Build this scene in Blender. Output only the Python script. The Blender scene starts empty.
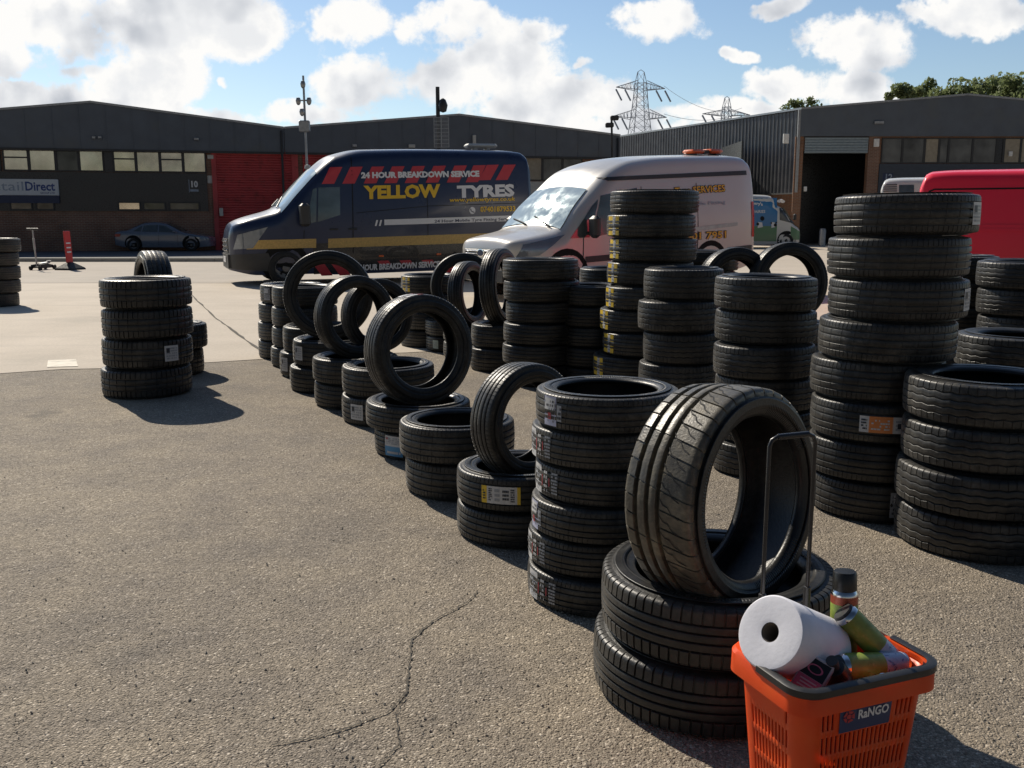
import bpy, math, random
from mathutils import Vector, Matrix, Quaternion
R_ = math.radians
random.seed(7)
SC = bpy.context.scene
COL = SC.collection
PI = math.pi
sin, cos = math.sin, math.cos

# ------------------------------------------------------------------ camera
CH, F = 1.35, 950.0
TH = math.atan(164.0 / F)
cd = bpy.data.cameras.new('camera'); cam = bpy.data.objects.new('camera', cd); COL.objects.link(cam)
cam.location = (0, 0, CH); cam.rotation_euler = (PI/2 - TH, 0, 0)
cd.sensor_width = 36; cd.sensor_fit = 'HORIZONTAL'; cd.lens = F/1024*36
cd.clip_start = 0.05; cd.clip_end = 4000
SC.camera = cam
SC.view_settings.view_transform = 'Standard'; SC.view_settings.look = 'None'
SC.view_settings.exposure = 0; SC.view_settings.gamma = 1
SC.cycles.use_denoising = True
SC.cycles.max_bounces = 6; SC.cycles.diffuse_bounces = 3; SC.cycles.glossy_bounces = 4
SC.cycles.transmission_bounces = 4
SC.cycles.sample_clamp_indirect = 6

# survey helpers: sight lines from the photographer's spot, used to measure where things stand
def ray(px, py):
    a = (px-512)/F; b = (384-py)/F
    return Vector((a, cos(TH) + b*sin(TH), -sin(TH) + b*cos(TH)))
def ground(px, py, z=0.0):
    r = ray(px, py); t = (z-CH)/r.z
    return Vector((r.x*t, r.y*t, z))
def at_y(px, py, Y):
    r = ray(px, py); t = Y/r.y
    return Vector((r.x*t, Y, CH + r.z*t))
def mpp(P):                                   # metres per pixel at a point
    return (P.y*cos(TH) + (CH-P.z)*sin(TH))/F
def hit(mat, px, py, yplane):                 # sight line against the plane y = yplane of a placed thing -> its local x, z
    inv = mat.inverted()
    o = inv @ Vector((0, 0, CH)); d = inv.to_3x3() @ ray(px, py)
    t = (yplane - o.y)/d.y
    p = o + d*t
    return p.x, p.z

# ------------------------------------------------------------------ materials
class NT:
    def __init__(s, tree): s.t = tree; s.n = tree.nodes; s.l = tree.links
    def node(s, typ, **kw):
        n = s.n.new(typ)
        for k, v in kw.items():
            if k == 'ins':
                for kk, vv in v.items(): s.set(n, kk, vv)
            else: setattr(n, k, v)
        return n
    def set(s, n, k, v):
        i = n.inputs[k]
        if hasattr(v, 'bl_idname') and hasattr(v, 'outputs'): s.l.new(v.outputs[0], i)
        elif isinstance(v, bpy.types.NodeSocket): s.l.new(v, i)
        else: i.default_value = v
    def math(s, op, a, b=0.0, c=0.0, clamp=False):
        n = s.node('ShaderNodeMath', operation=op); n.use_clamp = clamp
        s.set(n, 0, a); s.set(n, 1, b); s.set(n, 2, c); return n.outputs[0]
    def noise(s, vec, scale, detail=4, rough=.55, out='Fac'):
        n = s.node('ShaderNodeTexNoise', ins={'Scale': scale, 'Detail': detail, 'Roughness': rough})
        if vec is not None: s.l.new(vec, n.inputs['Vector'])
        return n.outputs[out]
    def ramp(s, fac, stops, interp='LINEAR'):
        n = s.node('ShaderNodeValToRGB'); r = n.color_ramp; r.interpolation = interp
        while len(r.elements) < len(stops): r.elements.new(.5)
        for e, (p, c) in zip(r.elements, stops):
            e.position = p; e.color = tuple(c) + (1,) if len(c) == 3 else c
        s.l.new(fac, n.inputs[0]); return n.outputs[0]
    def mix(s, fac, a, b, mode='MIX'):
        n = s.node('ShaderNodeMix', data_type='RGBA', blend_type=mode)
        for sock, v in ((n.inputs[0], fac), (n.inputs[6], a), (n.inputs[7], b)):
            if isinstance(v, bpy.types.NodeSocket): s.l.new(v, sock)
            else: sock.default_value = v if not isinstance(v, tuple) or len(v) == 4 else v + (1,)
        return n.outputs[2]
    def smooth(s, v, a, b):
        n = s.node('ShaderNodeMapRange', interpolation_type='SMOOTHSTEP', ins={'From Min': a, 'From Max': b})
        s.l.new(v, n.inputs[0]); return n.outputs[0]
MATS = {}
def begin(name):
    m = bpy.data.materials.new(name); m.use_nodes = True
    nt = NT(m.node_tree); b = m.node_tree.nodes['Principled BSDF']
    MATS[name] = m
    return m, nt, b
def mat(name, col, rough=.5, metal=0., var=.12, scale=8., bump=0., bscale=60., spec=.5, coat=0., dirt=None, dscale=3., dsharp=(.5, .75)):
    """plain surface with gentle procedural variation, optional dirt colour and bump"""
    m, nt, b = begin(name)
    co = nt.node('ShaderNodeTexCoord').outputs['Object']
    n1 = nt.noise(co, scale, 5)
    lo = tuple(c*(1-var) for c in col); hi = tuple(min(1, c*(1+var)) for c in col)
    c = nt.ramp(n1, [(.3, lo), (.7, hi)])
    if dirt:
        n2 = nt.noise(co, dscale, 6, .65)
        c = nt.mix(nt.smooth(n2, *dsharp), c, dirt)
    nt.l.new(c, b.inputs['Base Color'])
    nt.l.new(nt.ramp(nt.noise(co, scale*2.3, 3), [(.3, (max(0.02, rough-.07),)*3), (.7, (min(1, rough+.07),)*3)]), b.inputs['Roughness'])
    b.inputs['Metallic'].default_value = metal
    b.inputs['Specular IOR Level'].default_value = spec
    if coat:
        b.inputs['Coat Weight'].default_value = coat; b.inputs['Coat Roughness'].default_value = .04
    if bump:
        bn = nt.node('ShaderNodeBump', ins={'Strength': bump, 'Distance': .01})
        nt.l.new(nt.noise(co, bscale, 5), bn.inputs['Height']); nt.l.new(bn.outputs[0], b.inputs['Normal'])
    return m

def rubber(name, base, dust, amount, rough):
    m, nt, b = begin(name)
    tc = nt.node('ShaderNodeTexCoord'); oi = nt.node('ShaderNodeObjectInfo')
    add = nt.node('ShaderNodeVectorMath', operation='ADD')
    nt.l.new(tc.outputs['Object'], add.inputs[0])
    sc = nt.node('ShaderNodeVectorMath', operation='SCALE'); sc.inputs[0].default_value = (31, 17, 23)
    nt.l.new(oi.outputs['Random'], sc.inputs['Scale']); nt.l.new(sc.outputs[0], add.inputs[1])
    co = add.outputs[0]
    n1 = nt.noise(co, 9, 6, .65); n2 = nt.noise(co, 60, 4, .6)
    f = nt.math('MULTIPLY', nt.smooth(n1, .35, .75), nt.math('ADD', nt.smooth(n2, .3, .7), .35))
    f = nt.math('MULTIPLY', f, nt.math('MULTIPLY_ADD', oi.outputs['Random'], amount*.9, amount*.4), clamp=True)
    nt.l.new(nt.mix(f, base, dust), b.inputs['Base Color'])
    nt.l.new(nt.math('MULTIPLY_ADD', n1, .25, rough-.12), b.inputs['Roughness'])
    b.inputs['Specular IOR Level'].default_value = .42
    b.inputs['Sheen Weight'].default_value = .10 if 'tread' in name else .05
    b.inputs['Sheen Roughness'].default_value = .38; b.inputs['Sheen Tint'].default_value = (.95, .91, .84, 1)
    bn = nt.node('ShaderNodeBump', ins={'Strength': .25, 'Distance': .004})
    nt.l.new(nt.noise(co, 140, 3), bn.inputs['Height'])
    if 'sidewall' in name:                                  # fine moulded serrations round the sidewall
        sp = nt.node('ShaderNodeSeparateXYZ'); nt.l.new(tc.outputs['Object'], sp.inputs[0])
        ang = nt.math('ARCTAN2', sp.outputs['Y'], sp.outputs['X'])
        rad = nt.math('SQRT', nt.math('ADD', nt.math('MULTIPLY', sp.outputs['X'], sp.outputs['X']), nt.math('MULTIPLY', sp.outputs['Y'], sp.outputs['Y'])))
        band = nt.math('MULTIPLY', nt.smooth(rad, .236, .24), nt.smooth(rad, .268, .264))
        seg = nt.smooth(nt.math('SINE', nt.math('MULTIPLY', ang, 3.0)), .1, .2)
        h = nt.math('MULTIPLY', nt.math('MULTIPLY', nt.math('SINE', nt.math('MULTIPLY', ang, 190.0)), band), seg)
        b3 = nt.node('ShaderNodeBump', ins={'Strength': .5, 'Distance': .002}); nt.l.new(h, b3.inputs['Height']); nt.l.new(b3.outputs[0], bn.inputs['Normal'])
    nt.l.new(bn.outputs[0], b.inputs['Normal'])
    return m
M_TREAD = rubber('tread_rubber', (.021, .021, .0205), (.115, .108, .094), .62, .41)
M_SIDE = rubber('sidewall_rubber', (.009, .009, .0092), (.07, .068, .062), .5, .39)
M_SPORT = rubber('sunlit_tread_rubber', (.055, .050, .040), (.26, .22, .145), .9, .40)  # base and dust tones lifted and warmed to imitate sunlit sheen

def paint(name, col, rough=.28, coat=.8, dust=(.35, .31, .26), damt=.12, metal=0.):
    m, nt, b = begin(name)
    co = nt.node('ShaderNodeTexCoord').outputs['Object']
    n = nt.noise(co, 2.2, 6, .6)
    sep = nt.node('ShaderNodeSeparateXYZ'); nt.l.new(co, sep.inputs[0])
    low = nt.smooth(sep.outputs['Z'], 1.1, .2)
    f = nt.math('MULTIPLY', nt.math('ADD', nt.smooth(n, .4, .8), low), damt, clamp=True)
    nt.l.new(nt.mix(f, col, dust), b.inputs['Base Color'])
    nt.l.new(nt.math('MULTIPLY_ADD', n, .2, rough-.1), b.inputs['Roughness'])
    b.inputs['Coat Weight'].default_value = coat; b.inputs['Coat Roughness'].default_value = .09
    b.inputs['Metallic'].default_value = metal
    return m
def glass(name, col=(.02, .025, .03), rough=.04, metal=0., spec=.9):
    m = mat(name, col, rough+.07, metal, .1, 2.0, spec=spec)
    return m

def asphalt():
    m, nt, b = begin('asphalt')
    co = nt.node('ShaderNodeTexCoord').outputs['Object']
    wob = nt.noise(co, 40, 2, .5, 'Color')
    v = nt.node('ShaderNodeTexVoronoi', ins={'Scale': 138.0, 'Randomness': 1.0}); 
    nt.l.new(nt.mix(.004, co, wob, 'ADD'), v.inputs['Vector'])
    v2 = nt.node('ShaderNodeTexVoronoi', ins={'Scale': 260.0}); nt.l.new(co, v2.inputs['Vector'])
    sx = nt.node('ShaderNodeSeparateColor'); nt.l.new(v.outputs['Color'], sx.inputs[0])
    sy = nt.node('ShaderNodeSeparateColor'); nt.l.new(v2.outputs['Color'], sy.inputs[0])
    stone = nt.ramp(sx.outputs[0], [(0., (.165, .142, .112)), (.4, (.28, .241, .19)), (.75, (.37, .32, .255)), (.95, (.50, .44, .36)), (1., (.66, .6, .51))])
    fine = nt.ramp(sy.outputs[1], [(0., (.155, .134, .106)), (.6, (.275, .237, .187)), (1., (.40, .348, .28))])
    pick = nt.smooth(sx.outputs[1], .42, .48)
    c = nt.mix(pick, fine, stone)
    big = nt.noise(co, .55, 6, .6); mid = nt.noise(co, 3.2, 5, .65)
    c = nt.mix(1., c, nt.ramp(big, [(.3, (.74, .74, .76)), (.7, (1.18, 1.16, 1.12))]), 'MULTIPLY')
    c = nt.mix(1., c, nt.ramp(mid, [(.3, (.80, .79, .80)), (.7, (1.14, 1.11, 1.05))]), 'MULTIPLY')
    stain = nt.smooth(nt.noise(co, 1.3, 4, .5), .64, .74)
    c = nt.mix(nt.math('MULTIPLY', stain, .5), c, (.08, .073, .065))
    nt.l.new(c, b.inputs['Base Color'])
    b.inputs['Roughness'].default_value = .82; b.inputs['Specular IOR Level'].default_value = .35
    h = nt.math('SUBTRACT', nt.math('MULTIPLY', nt.math('SUBTRACT', 1.0, v.outputs['Distance']), nt.math('ADD', pick, .3)), nt.math('MULTIPLY', v2.outputs['Distance'], .4))
    bn = nt.node('ShaderNodeBump', ins={'Strength': .8, 'Distance': .007}); nt.l.new(h, bn.inputs['Height'])
    b2 = nt.node('ShaderNodeBump', ins={'Strength': .35, 'Distance': .03})
    nt.l.new(nt.noise(co, 14, 5, .65), b2.inputs['Height']); nt.l.new(bn.outputs[0], b2.inputs['Normal'])
    nt.l.new(b2.outputs[0], b.inputs['Normal'])
    return m
M_ASPH = asphalt()
def worn_ground(name, lo, hi, patch, psh=(.55, .7), bump=.3):
    m, nt, b = begin(name)
    co = nt.node('ShaderNodeTexCoord').outputs['Object']
    n1 = nt.noise(co, .8, 7, .62); n2 = nt.noise(co, 35, 5, .7); n3 = nt.noise(co, .28, 5, .6)
    mp = nt.node('ShaderNodeMapping'); mp.inputs['Scale'].default_value = (.35, 3.2, 1); mp.inputs['Rotation'].default_value = (0, 0, .12)
    nt.l.new(co, mp.inputs[0])
    st = nt.noise(mp.outputs[0], .7, 5, .6)
    c = nt.ramp(n1, [(.3, lo), (.7, hi)])
    c = nt.mix(nt.math('MULTIPLY', nt.smooth(n3, *psh), .6), c, patch)
    c = nt.mix(nt.math('MULTIPLY', nt.smooth(st, .52, .72), .38), c, patch)
    c = nt.mix(1., c, nt.ramp(n2, [(.3, (.86, .86, .86)), (.7, (1.1, 1.1, 1.1))]), 'MULTIPLY')
    nt.l.new(c, b.inputs['Base Color'])
    b.inputs['Roughness'].default_value = .85
    bn = nt.node('ShaderNodeBump', ins={'Strength': bump, 'Distance': .01}); nt.l.new(n2, bn.inputs['Height'])
    nt.l.new(bn.outputs[0], b.inputs['Normal'])
    return m
M_CONC = worn_ground('yard_concrete', (.46, .395, .315), (.55, .475, .385), (.36, .315, .255))
M_ROAD = worn_ground('worn_road', (.37, .325, .27), (.43, .375, .31), (.31, .275, .23))
M_DARKROAD = worn_ground('dark_asphalt', (.08, .083, .09), (.11, .112, .118), (.04, .04, .042))  # asphalt toned darker to help carry the building's shade
M_KERB = mat('kerb_concrete', (.42, .40, .35), .85, bump=.3)
M_CRACK = mat('crack_dirt', (.085, .075, .06), .95)
M_PATCH = mat('pale_patch', (.72, .66, .55), .8, dirt=(.45, .4, .33), dscale=6)

def brick(name, c1, c2, mortar, sc=1.0):
    m, nt, b = begin(name)
    co = nt.node('ShaderNodeTexCoord').outputs['Object']
    sep = nt.node('ShaderNodeSeparateXYZ'); nt.l.new(co, sep.inputs[0])
    cmb = nt.node('ShaderNodeCombineXYZ')
    nt.l.new(nt.math('ADD', sep.outputs['X'], sep.outputs['Y']), cmb.inputs[0]); nt.l.new(sep.outputs['Z'], cmb.inputs[1])
    bt = nt.node('ShaderNodeTexBrick', ins={'Color1': c1 + (1,), 'Color2': c2 + (1,), 'Mortar': mortar + (1,), 'Scale': 1.0, 'Mortar Size': .01,
                                           'Brick Width': .225*sc, 'Row Height': .075*sc})
    nt.l.new(cmb.outputs[0], bt.inputs['Vector'])
    c = nt.mix(1., bt.outputs['Color'], nt.ramp(nt.noise(co, 1.2, 5), [(.3, (.75,)*3), (.7, (1.2,)*3)]), 'MULTIPLY')
    nt.l.new(c, b.inputs['Base Color']); b.inputs['Roughness'].default_value = .9
    return m
M_BRICK = brick('brown_brick', (.27, .135, .09), (.21, .11, .08), (.3, .25, .2))  # brick colours lifted to stand in for glare haze on the facade
M_BRICK2 = brick('orange_brick', (.34, .15, .075), (.26, .12, .07), (.3, .25, .2))
M_CLAD = mat('dark_cladding', (.10, .12, .15), .45, var=.1, scale=1.5, dirt=(.11, .125, .14), dscale=.8)  # bluish lift in the colour stands in for veiling haze
M_CORR = mat('corrugated_cladding', (.085, .092, .105), .5, var=.2, scale=1.2, dirt=(.13, .13, .14), dscale=1.2)
M_BLACK = mat('black_panel', (.028, .031, .036), .3)  # black raised to imitate haze lying over the panels
M_FRAME = mat('window_frame', (.03, .032, .035), .45)
M_PANE = mat('office_glass', (.72, .66, .54), .06, .75, var=.35, scale=.9, spec=.9)
M_PANE2 = mat('dark_glass', (.09, .09, .085), .1, .5, var=.6, scale=1.1, spec=.9)
M_BLIND = mat('window_blind', (.36, .32, .25), .8)
M_REDDOOR = mat('red_door_paint', (.50, .06, .065), .55, var=.15, scale=1.2, dirt=(.25, .04, .04))
M_WHITE = mat('white_paint', (.78, .78, .77), .45, var=.05)
M_CREAM = mat('pale_board', (.55, .55, .52), .6)
M_STEEL = mat('galvanised_steel', (.36, .37, .38), .45, .8, var=.15)
M_SHUT = mat('shutter_steel', (.28, .34, .38), .45, .3)
M_DGREY = mat('dark_grey_plastic', (.035, .036, .038), .5)
M_CHROME = mat('bright_metal', (.75, .75, .75), .15, 1.)
M_NAVYSIGN = mat('navy_sign', (.02, .035, .09), .5)
M_SIGNW = mat('sign_white', (.62, .66, .70), .5, var=.03)
M_BLUETXT = mat('sign_blue', (.03, .07, .25), .5)
M_GREYTXT = mat('sign_grey', (.3, .36, .45), .5)
M_LIT = mat('lamp_lens', (.8, .8, .78), .3)

# ------------------------------------------------------------------ mesh builder
class MB:
    def __init__(s): s.v = []; s.f = []; s.m = []; s.mats = []; s.cur = 0
    def use(s, m):
        if m not in s.mats: s.mats.append(m)
        s.cur = s.mats.index(m); return s
    def add(s, vs, fs):
        o = len(s.v); s.v += [tuple(p) for p in vs]
        for f in fs: s.f.append([i+o for i in f]); s.m.append(s.cur)
        return s
    def box(s, c, d, rz=0., rot=None):
        hx, hy, hz = d[0]/2, d[1]/2, d[2]/2
        P = [Vector((x*hx, y*hy, z*hz)) for z in (-1, 1) for y in (-1, 1) for x in (-1, 1)]
        q = rot or Matrix.Rotation(rz, 3, 'Z')
        return s.add([q @ p + Vector(c) for p in P], [(0, 2, 3, 1), (4, 5, 7, 6), (0, 1, 5, 4), (2, 6, 7, 3), (0, 4, 6, 2), (1, 3, 7, 5)])
    def span(s, a, b):
        return s.box([(x+y)/2 for x, y in zip(a, b)], [abs(y-x) for x, y in zip(a, b)])
    def cbox(s, c, d, bev, rot=None):                  # box with chamfered vertical + top edges (rounded corners)
        hx, hy, hz = d[0]/2, d[1]/2, d[2]/2
        q = rot or Matrix.Identity(3)
        def ringp(x, y, z, r):
            out = []
            for cx, cy, a0 in ((x-r, y-r, 0), (-x+r, y-r, 90), (-x+r, -y+r, 180), (x-r, -y+r, 270)):
                for k in range(4):
                    a = R_(a0 + k*30); out.append(Vector((cx + r*cos(a), cy + r*sin(a), z)))
            return out
        rings = [ringp(hx-bev, hy-bev, -hz, bev*.6), ringp(hx, hy, -hz+bev, bev), ringp(hx, hy, hz-bev, bev), ringp(hx-bev, hy-bev, hz, bev*.6)]
        return s.loft([[q @ p + Vector(c) for p in r] for r in rings], True, True)
    def loft(s, rings, closed=True, caps=True):
        n = len(rings[0]); vs = [p for r in rings for p in r]; fs = []
        for i in range(len(rings)-1):
            for j in range(n if closed else n-1):
                k = (j+1) % n
                fs.append((i*n+j, i*n+k, (i+1)*n+k, (i+1)*n+j))
        if caps:
            fs.append(tuple(range(n-1, -1, -1))); fs.append(tuple((len(rings)-1)*n + j for j in range(n)))
        return s.add(vs, fs)
    def tube(s, pts, r, n=8, caps=True):
        pts = [Vector(p) for p in pts]; rs = r if isinstance(r, (list, tuple)) else [r]*len(pts)
        rings = []; up = None
        for i, p in enumerate(pts):
            d = (pts[min(i+1, len(pts)-1)] - pts[max(i-1, 0)]).normalized()
            if up is None:
                up = Vector((0, 0, 1)) if abs(d.z) < .9 else Vector((1, 0, 0))
            a = d.cross(up).normalized(); b = d.cross(a).normalized(); up = -b if False else up
            rings.append([p + (a*cos(2*PI*k/n) + b*sin(2*PI*k/n))*rs[i] for k in range(n)])
        return s.loft(rings, True, caps)
    def cyl(s, a, b, r0, r1=None, n=16):
        return s.tube([a, b], [r0, r0 if r1 is None else r1], n)
    def lathe(s, prof, n=32, mtx=None, closed_prof=False):     # prof (r, z)
        vs = []; fs = []; m = len(prof)
        for i in range(n):
            a = 2*PI*i/n
            for r, z in prof:
                p = Vector((r*cos(a), r*sin(a), z)); vs.append(mtx @ p if mtx else p)
        for i in range(n):
            k = (i+1) % n
            for j in range(m if closed_prof else m-1):
                l = (j+1) % m
                fs.append((i*m+j, k*m+j, k*m+l, i*m+l))
        return s.add(vs, fs)
    def poly(s, pts): return s.add(pts, [tuple(range(len(pts)))])
    def prism(s, pts, d):                                # polygon extruded by vector d
        n = len(pts); P = [Vector(p) for p in pts]; Q = [p + Vector(d) for p in P]
        return s.add(P + Q, [tuple(range(n-1, -1, -1)), tuple(range(n, 2*n))] + [(i, (i+1) % n, n+(i+1) % n, n+i) for i in range(n)])
    def mesh(s, name, m=None, smooth=False):
        me = bpy.data.meshes.new(name); me.from_pydata(s.v, [], s.f)
        ms = s.mats or ([m] if m else [])
        for x in ms: me.materials.append(x)
        if s.mats: me.polygons.foreach_set('material_index', s.m)
        if smooth is not False:
            me.polygons.foreach_set('use_smooth', [True]*len(me.polygons))
            if smooth is not True: me.set_sharp_from_angle(angle=R_(smooth))
        me.update(); return me
    def build(s, name, m=None, parent=None, smooth=False, bevel=0., solid=0., fix=True):
        me = s.mesh(name, m, smooth)
        if fix:
            import bmesh
            bm = bmesh.new(); bm.from_mesh(me); bmesh.ops.recalc_face_normals(bm, faces=bm.faces); bm.to_mesh(me); bm.free()
            if smooth not in (False, True): me.set_sharp_from_angle(angle=R_(smooth))
        o = bpy.data.objects.new(name, me); COL.objects.link(o)
        if parent: o.parent = parent
        if solid:
            md = o.modifiers.new('solid', 'SOLIDIFY'); md.thickness = solid; md.offset = 0
        if bevel:
            md = o.modifiers.new('bevel', 'BEVEL'); md.width = bevel; md.segments = 2; md.limit_method = 'ANGLE'; md.angle_limit = R_(40)
        return o
def tag(o, label=None, cat=None, group=None, kind=None):
    if label: o['label'] = label
    if cat: o['category'] = cat
    if group: o['group'] = group
    if kind: o['kind'] = kind
    return o
def empty(name, loc=(0, 0, 0), rot=(0, 0, 0), label=None, cat=None, group=None):
    o = bpy.data.objects.new(name, None); COL.objects.link(o); o.location = loc; o.rotation_euler = rot
    o.empty_display_size = .1
    return tag(o, label, cat, group)
def mtx(o): return Matrix.LocRotScale(o.location, o.rotation_euler, o.scale)

_tc = {}
def text2d(txt, bold=0.02, res=2, shear=0.):
    """flat letter outlines as triangles, scaled to a unit box: returns verts (0..1, 0..1), faces"""
    k = (txt, bold, shear)
    if k not in _tc:
        cu = bpy.data.curves.new('lettering', 'FONT'); cu.body = txt; cu.offset = bold; cu.resolution_u = res; cu.shear = shear
        cu.fill_mode = 'FRONT'
        ob = bpy.data.objects.new('lettering', cu); COL.objects.link(ob)
        dg = bpy.context.evaluated_depsgraph_get(); ev = ob.evaluated_get(dg); me = ev.to_mesh()
        vs = [(v.co.x, v.co.y) for v in me.vertices]; fs = [tuple(p.vertices) for p in me.polygons]
        ev.to_mesh_clear(); bpy.data.objects.remove(ob); bpy.data.curves.remove(cu)
        x0 = min(v[0] for v in vs); x1 = max(v[0] for v in vs); y0 = min(v[1] for v in vs); y1 = max(v[1] for v in vs)
        _tc[k] = ([((x-x0)/(x1-x0), (y-y0)/(y1-y0)) for x, y in vs], fs)
    return _tc[k]
def put_text(mb, txt, fn, bold=.02, shear=0.):
    vs, fs = text2d(txt, bold, shear=shear)
    mb.add([fn(u, v) for u, v in vs], fs)
def pchip(tab, x):
    n = len(tab)
    if x <= tab[0][0]: return tab[0][1]
    if x >= tab[-1][0]: return tab[-1][1]
    d = [(tab[i+1][1]-tab[i][1])/(tab[i+1][0]-tab[i][0]) for i in range(n-1)]
    def sl(i):
        if i == 0: return d[0]
        if i == n-1: return d[-1]
        if d[i-1]*d[i] <= 0: return 0
        return 2*d[i-1]*d[i]/(d[i-1]+d[i])
    for i in range(n-1):
        if x <= tab[i+1][0]:
            h = tab[i+1][0]-tab[i][0]; t = (x-tab[i][0])/h
            return ((2*t**3-3*t*t+1)*tab[i][1] + (t**3-2*t*t+t)*h*sl(i) + (-2*t**3+3*t*t)*tab[i+1][1] + (t**3-t*t)*h*sl(i+1))

# ------------------------------------------------------------------ sky and sun
SUN_EL, SUN_AZ = R_(39), R_(-35)                 # azimuth measured from straight ahead (+Y) towards +X
w = bpy.data.worlds.new('World'); SC.world = w; w.use_nodes = True
nt = NT(w.node_tree); bg = w.node_tree.nodes['Background']
sky = nt.node('ShaderNodeTexSky'); sky.sky_type = 'NISHITA'; sky.sun_disc = False
sky.sun_elevation = SUN_EL; sky.sun_rotation = SUN_AZ; sky.air_density = 1.0; sky.dust_density = .25; sky.ozone_density = 2.2
dirv = nt.node('ShaderNodeTexCoord').outputs['Generated']
sep = nt.node('ShaderNodeSeparateXYZ'); nt.l.new(dirv, sep.inputs[0])
ay = nt.math('MAXIMUM', nt.math('ABSOLUTE', sep.outputs['Y']), .05)
U = nt.math('DIVIDE', sep.outputs['X'], ay); V = nt.math('DIVIDE', sep.outputs['Z'], ay)
cv = nt.node('ShaderNodeCombineXYZ'); nt.l.new(U, cv.inputs[0]); nt.l.new(V, cv.inputs[1])
cvo = cv.outputs[0]
nA = nt.noise(cvo, 9.0, 9, .58); nB = nt.noise(cvo, 24, 7, .62)
wob = nt.node('ShaderNodeSeparateColor'); nt.l.new(nt.noise(cvo, 7.5, 5, .6, 'Color'), wob.inputs[0])
U2 = nt.math('ADD', U, nt.math('MULTIPLY_ADD', wob.outputs[0], .11, -.055))
V2 = nt.math('ADD', V, nt.math('MULTIPLY_ADD', wob.outputs[1], .07, -.035))
CLOUDS = [(60, 18, 105, 34, 1), (165, 20, 95, 40, 1), (235, 42, 34, 24, .8), (10, 55, 60, 18, .7), (140, 88, 62, 30, .95), (85, 66, 40, 12, .6), (40, 100, 80, 20, .9), (200, 118, 80, 12, .8),
          (350, 30, 40, 26, .85), (400, 34, 30, 20, .7), (455, 20, 44, 26, .85), (365, 84, 50, 26, .9), (300, 112, 60, 12, .7), (440, 84, 55, 26, .8), (500, 70, 62, 44, 1), (545, 28, 22, 14, .6),
          (545, 104, 70, 26, .9), (648, 22, 44, 22, .9), (612, 100, 40, 28, .85), (735, 56, 18, 7, .6), (740, 104, 44, 10, .8), (800, 7, 32, 10, .7), (855, 46, 48, 28, 1.0),
          (795, 84, 52, 16, .9), (985, 16, 70, 22, .95), (850, 90, 40, 14, .8), (222, 88, 10, 6, .7), (680, 118, 50, 10, .8), (590, 66, 14, 8, .45), (880, 108, 60, 12, .8), (700, 130, 260, 10, .7), (200, 132, 300, 10, .8),
          (760, -70, 130, 40, .8), (300, -80, 130, 45, .9), (1200, 40, 120, 60, 1), (-200, 30, 150, 80, 1)]
dens = None; vrel = None
for cx, cy, rx, ry, wt in CLOUDS:
    d = ray(cx, cy); u0, v0 = d.x/d.y, d.z/d.y
    a = nt.math('MULTIPLY', nt.math('SUBTRACT', U2, u0), F/(rx*1.08)); b_ = nt.math('MULTIPLY', nt.math('SUBTRACT', V2, v0), F/(ry*1.1))
    q = nt.math('SUBTRACT', wt, nt.math('ADD', nt.math('MULTIPLY', a, a), nt.math('MULTIPLY', b_, b_)))
    q = nt.math('MAXIMUM', q, -1.2)
    dens = q if dens is None else nt.math('SMOOTH_MAX', dens, q, .2)
away = nt.noise(nt.math('MULTIPLY', 1., 1.) if False else dirv, 2.6, 8, .58)           # clouds for the rest of the sky dome
infront = nt.math('MULTIPLY', nt.smooth(sep.outputs['Y'], .55, .75), nt.smooth(sep.outputs['Z'], .42, .3))
lowband = nt.math('MULTIPLY', nt.smooth(sep.outputs['Z'], .15, .07), nt.smooth(sep.outputs['Y'], .3, -.1))  # unseen cloud band added behind the camera for the window panes to reflect
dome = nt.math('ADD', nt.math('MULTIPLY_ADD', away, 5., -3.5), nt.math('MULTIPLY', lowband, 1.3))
dn = nt.math('ADD', nt.math('MULTIPLY_ADD', dens, .60, .15), nt.math('ADD', nt.math('MULTIPLY_ADD', nA, 2.5, -1.32), nt.math('MULTIPLY_ADD', nB, 1.1, -.56)))
mixf = nt.node('ShaderNodeMix', data_type='FLOAT'); nt.l.new(infront, mixf.inputs[0]); nt.l.new(dome, mixf.inputs[2]); nt.l.new(dn, mixf.inputs[3])
D = mixf.outputs[0]
alpha = nt.smooth(nt.math('ADD', D, nt.math('MULTIPLY_ADD', nt.noise(cvo, 60, 6, .65), .5, -.25)), -.08, .30)
# backlit cumulus: bright thin rims, greyer thick middles and bases
off = nt.node('ShaderNodeVectorMath', operation='ADD'); nt.l.new(cvo, off.inputs[0]); off.inputs[1].default_value = (-.014, .026, 0)
nS = nt.noise(off.outputs[0], 8.0, 3.5, .5); nL = nt.noise(cvo, 8.0, 3.5, .5)
relief = nt.math('MULTIPLY', nt.math('SUBTRACT', nL, nS), 2.2)
thick = nt.smooth(nt.math('ADD', D, nt.math('MULTIPLY_ADD', nL, 1.2, -.6)), .15, .95)
lum = nt.math('SUBTRACT', nt.math('SUBTRACT', 1.02, nt.math('MULTIPLY', thick, .21)), nt.math('MAXIMUM', relief, -.05))
lum = nt.math('MINIMUM', nt.math('MAXIMUM', lum, .5), 1.06)
ccol = nt.ramp(lum, [(.5, (.52, .55, .60)), (.72, (.70, .72, .755)), (.88, (.86, .87, .885)), (1., (.995, .985, .965))])
csc = nt.node('ShaderNodeVectorMath', operation='SCALE'); nt.l.new(ccol, csc.inputs[0]); csc.inputs['Scale'].default_value = 1.0
SKYK = .105
ssc = nt.node('ShaderNodeVectorMath', operation='SCALE'); nt.l.new(sky.outputs[0], ssc.inputs[0]); ssc.inputs['Scale'].default_value = 1.0
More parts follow.
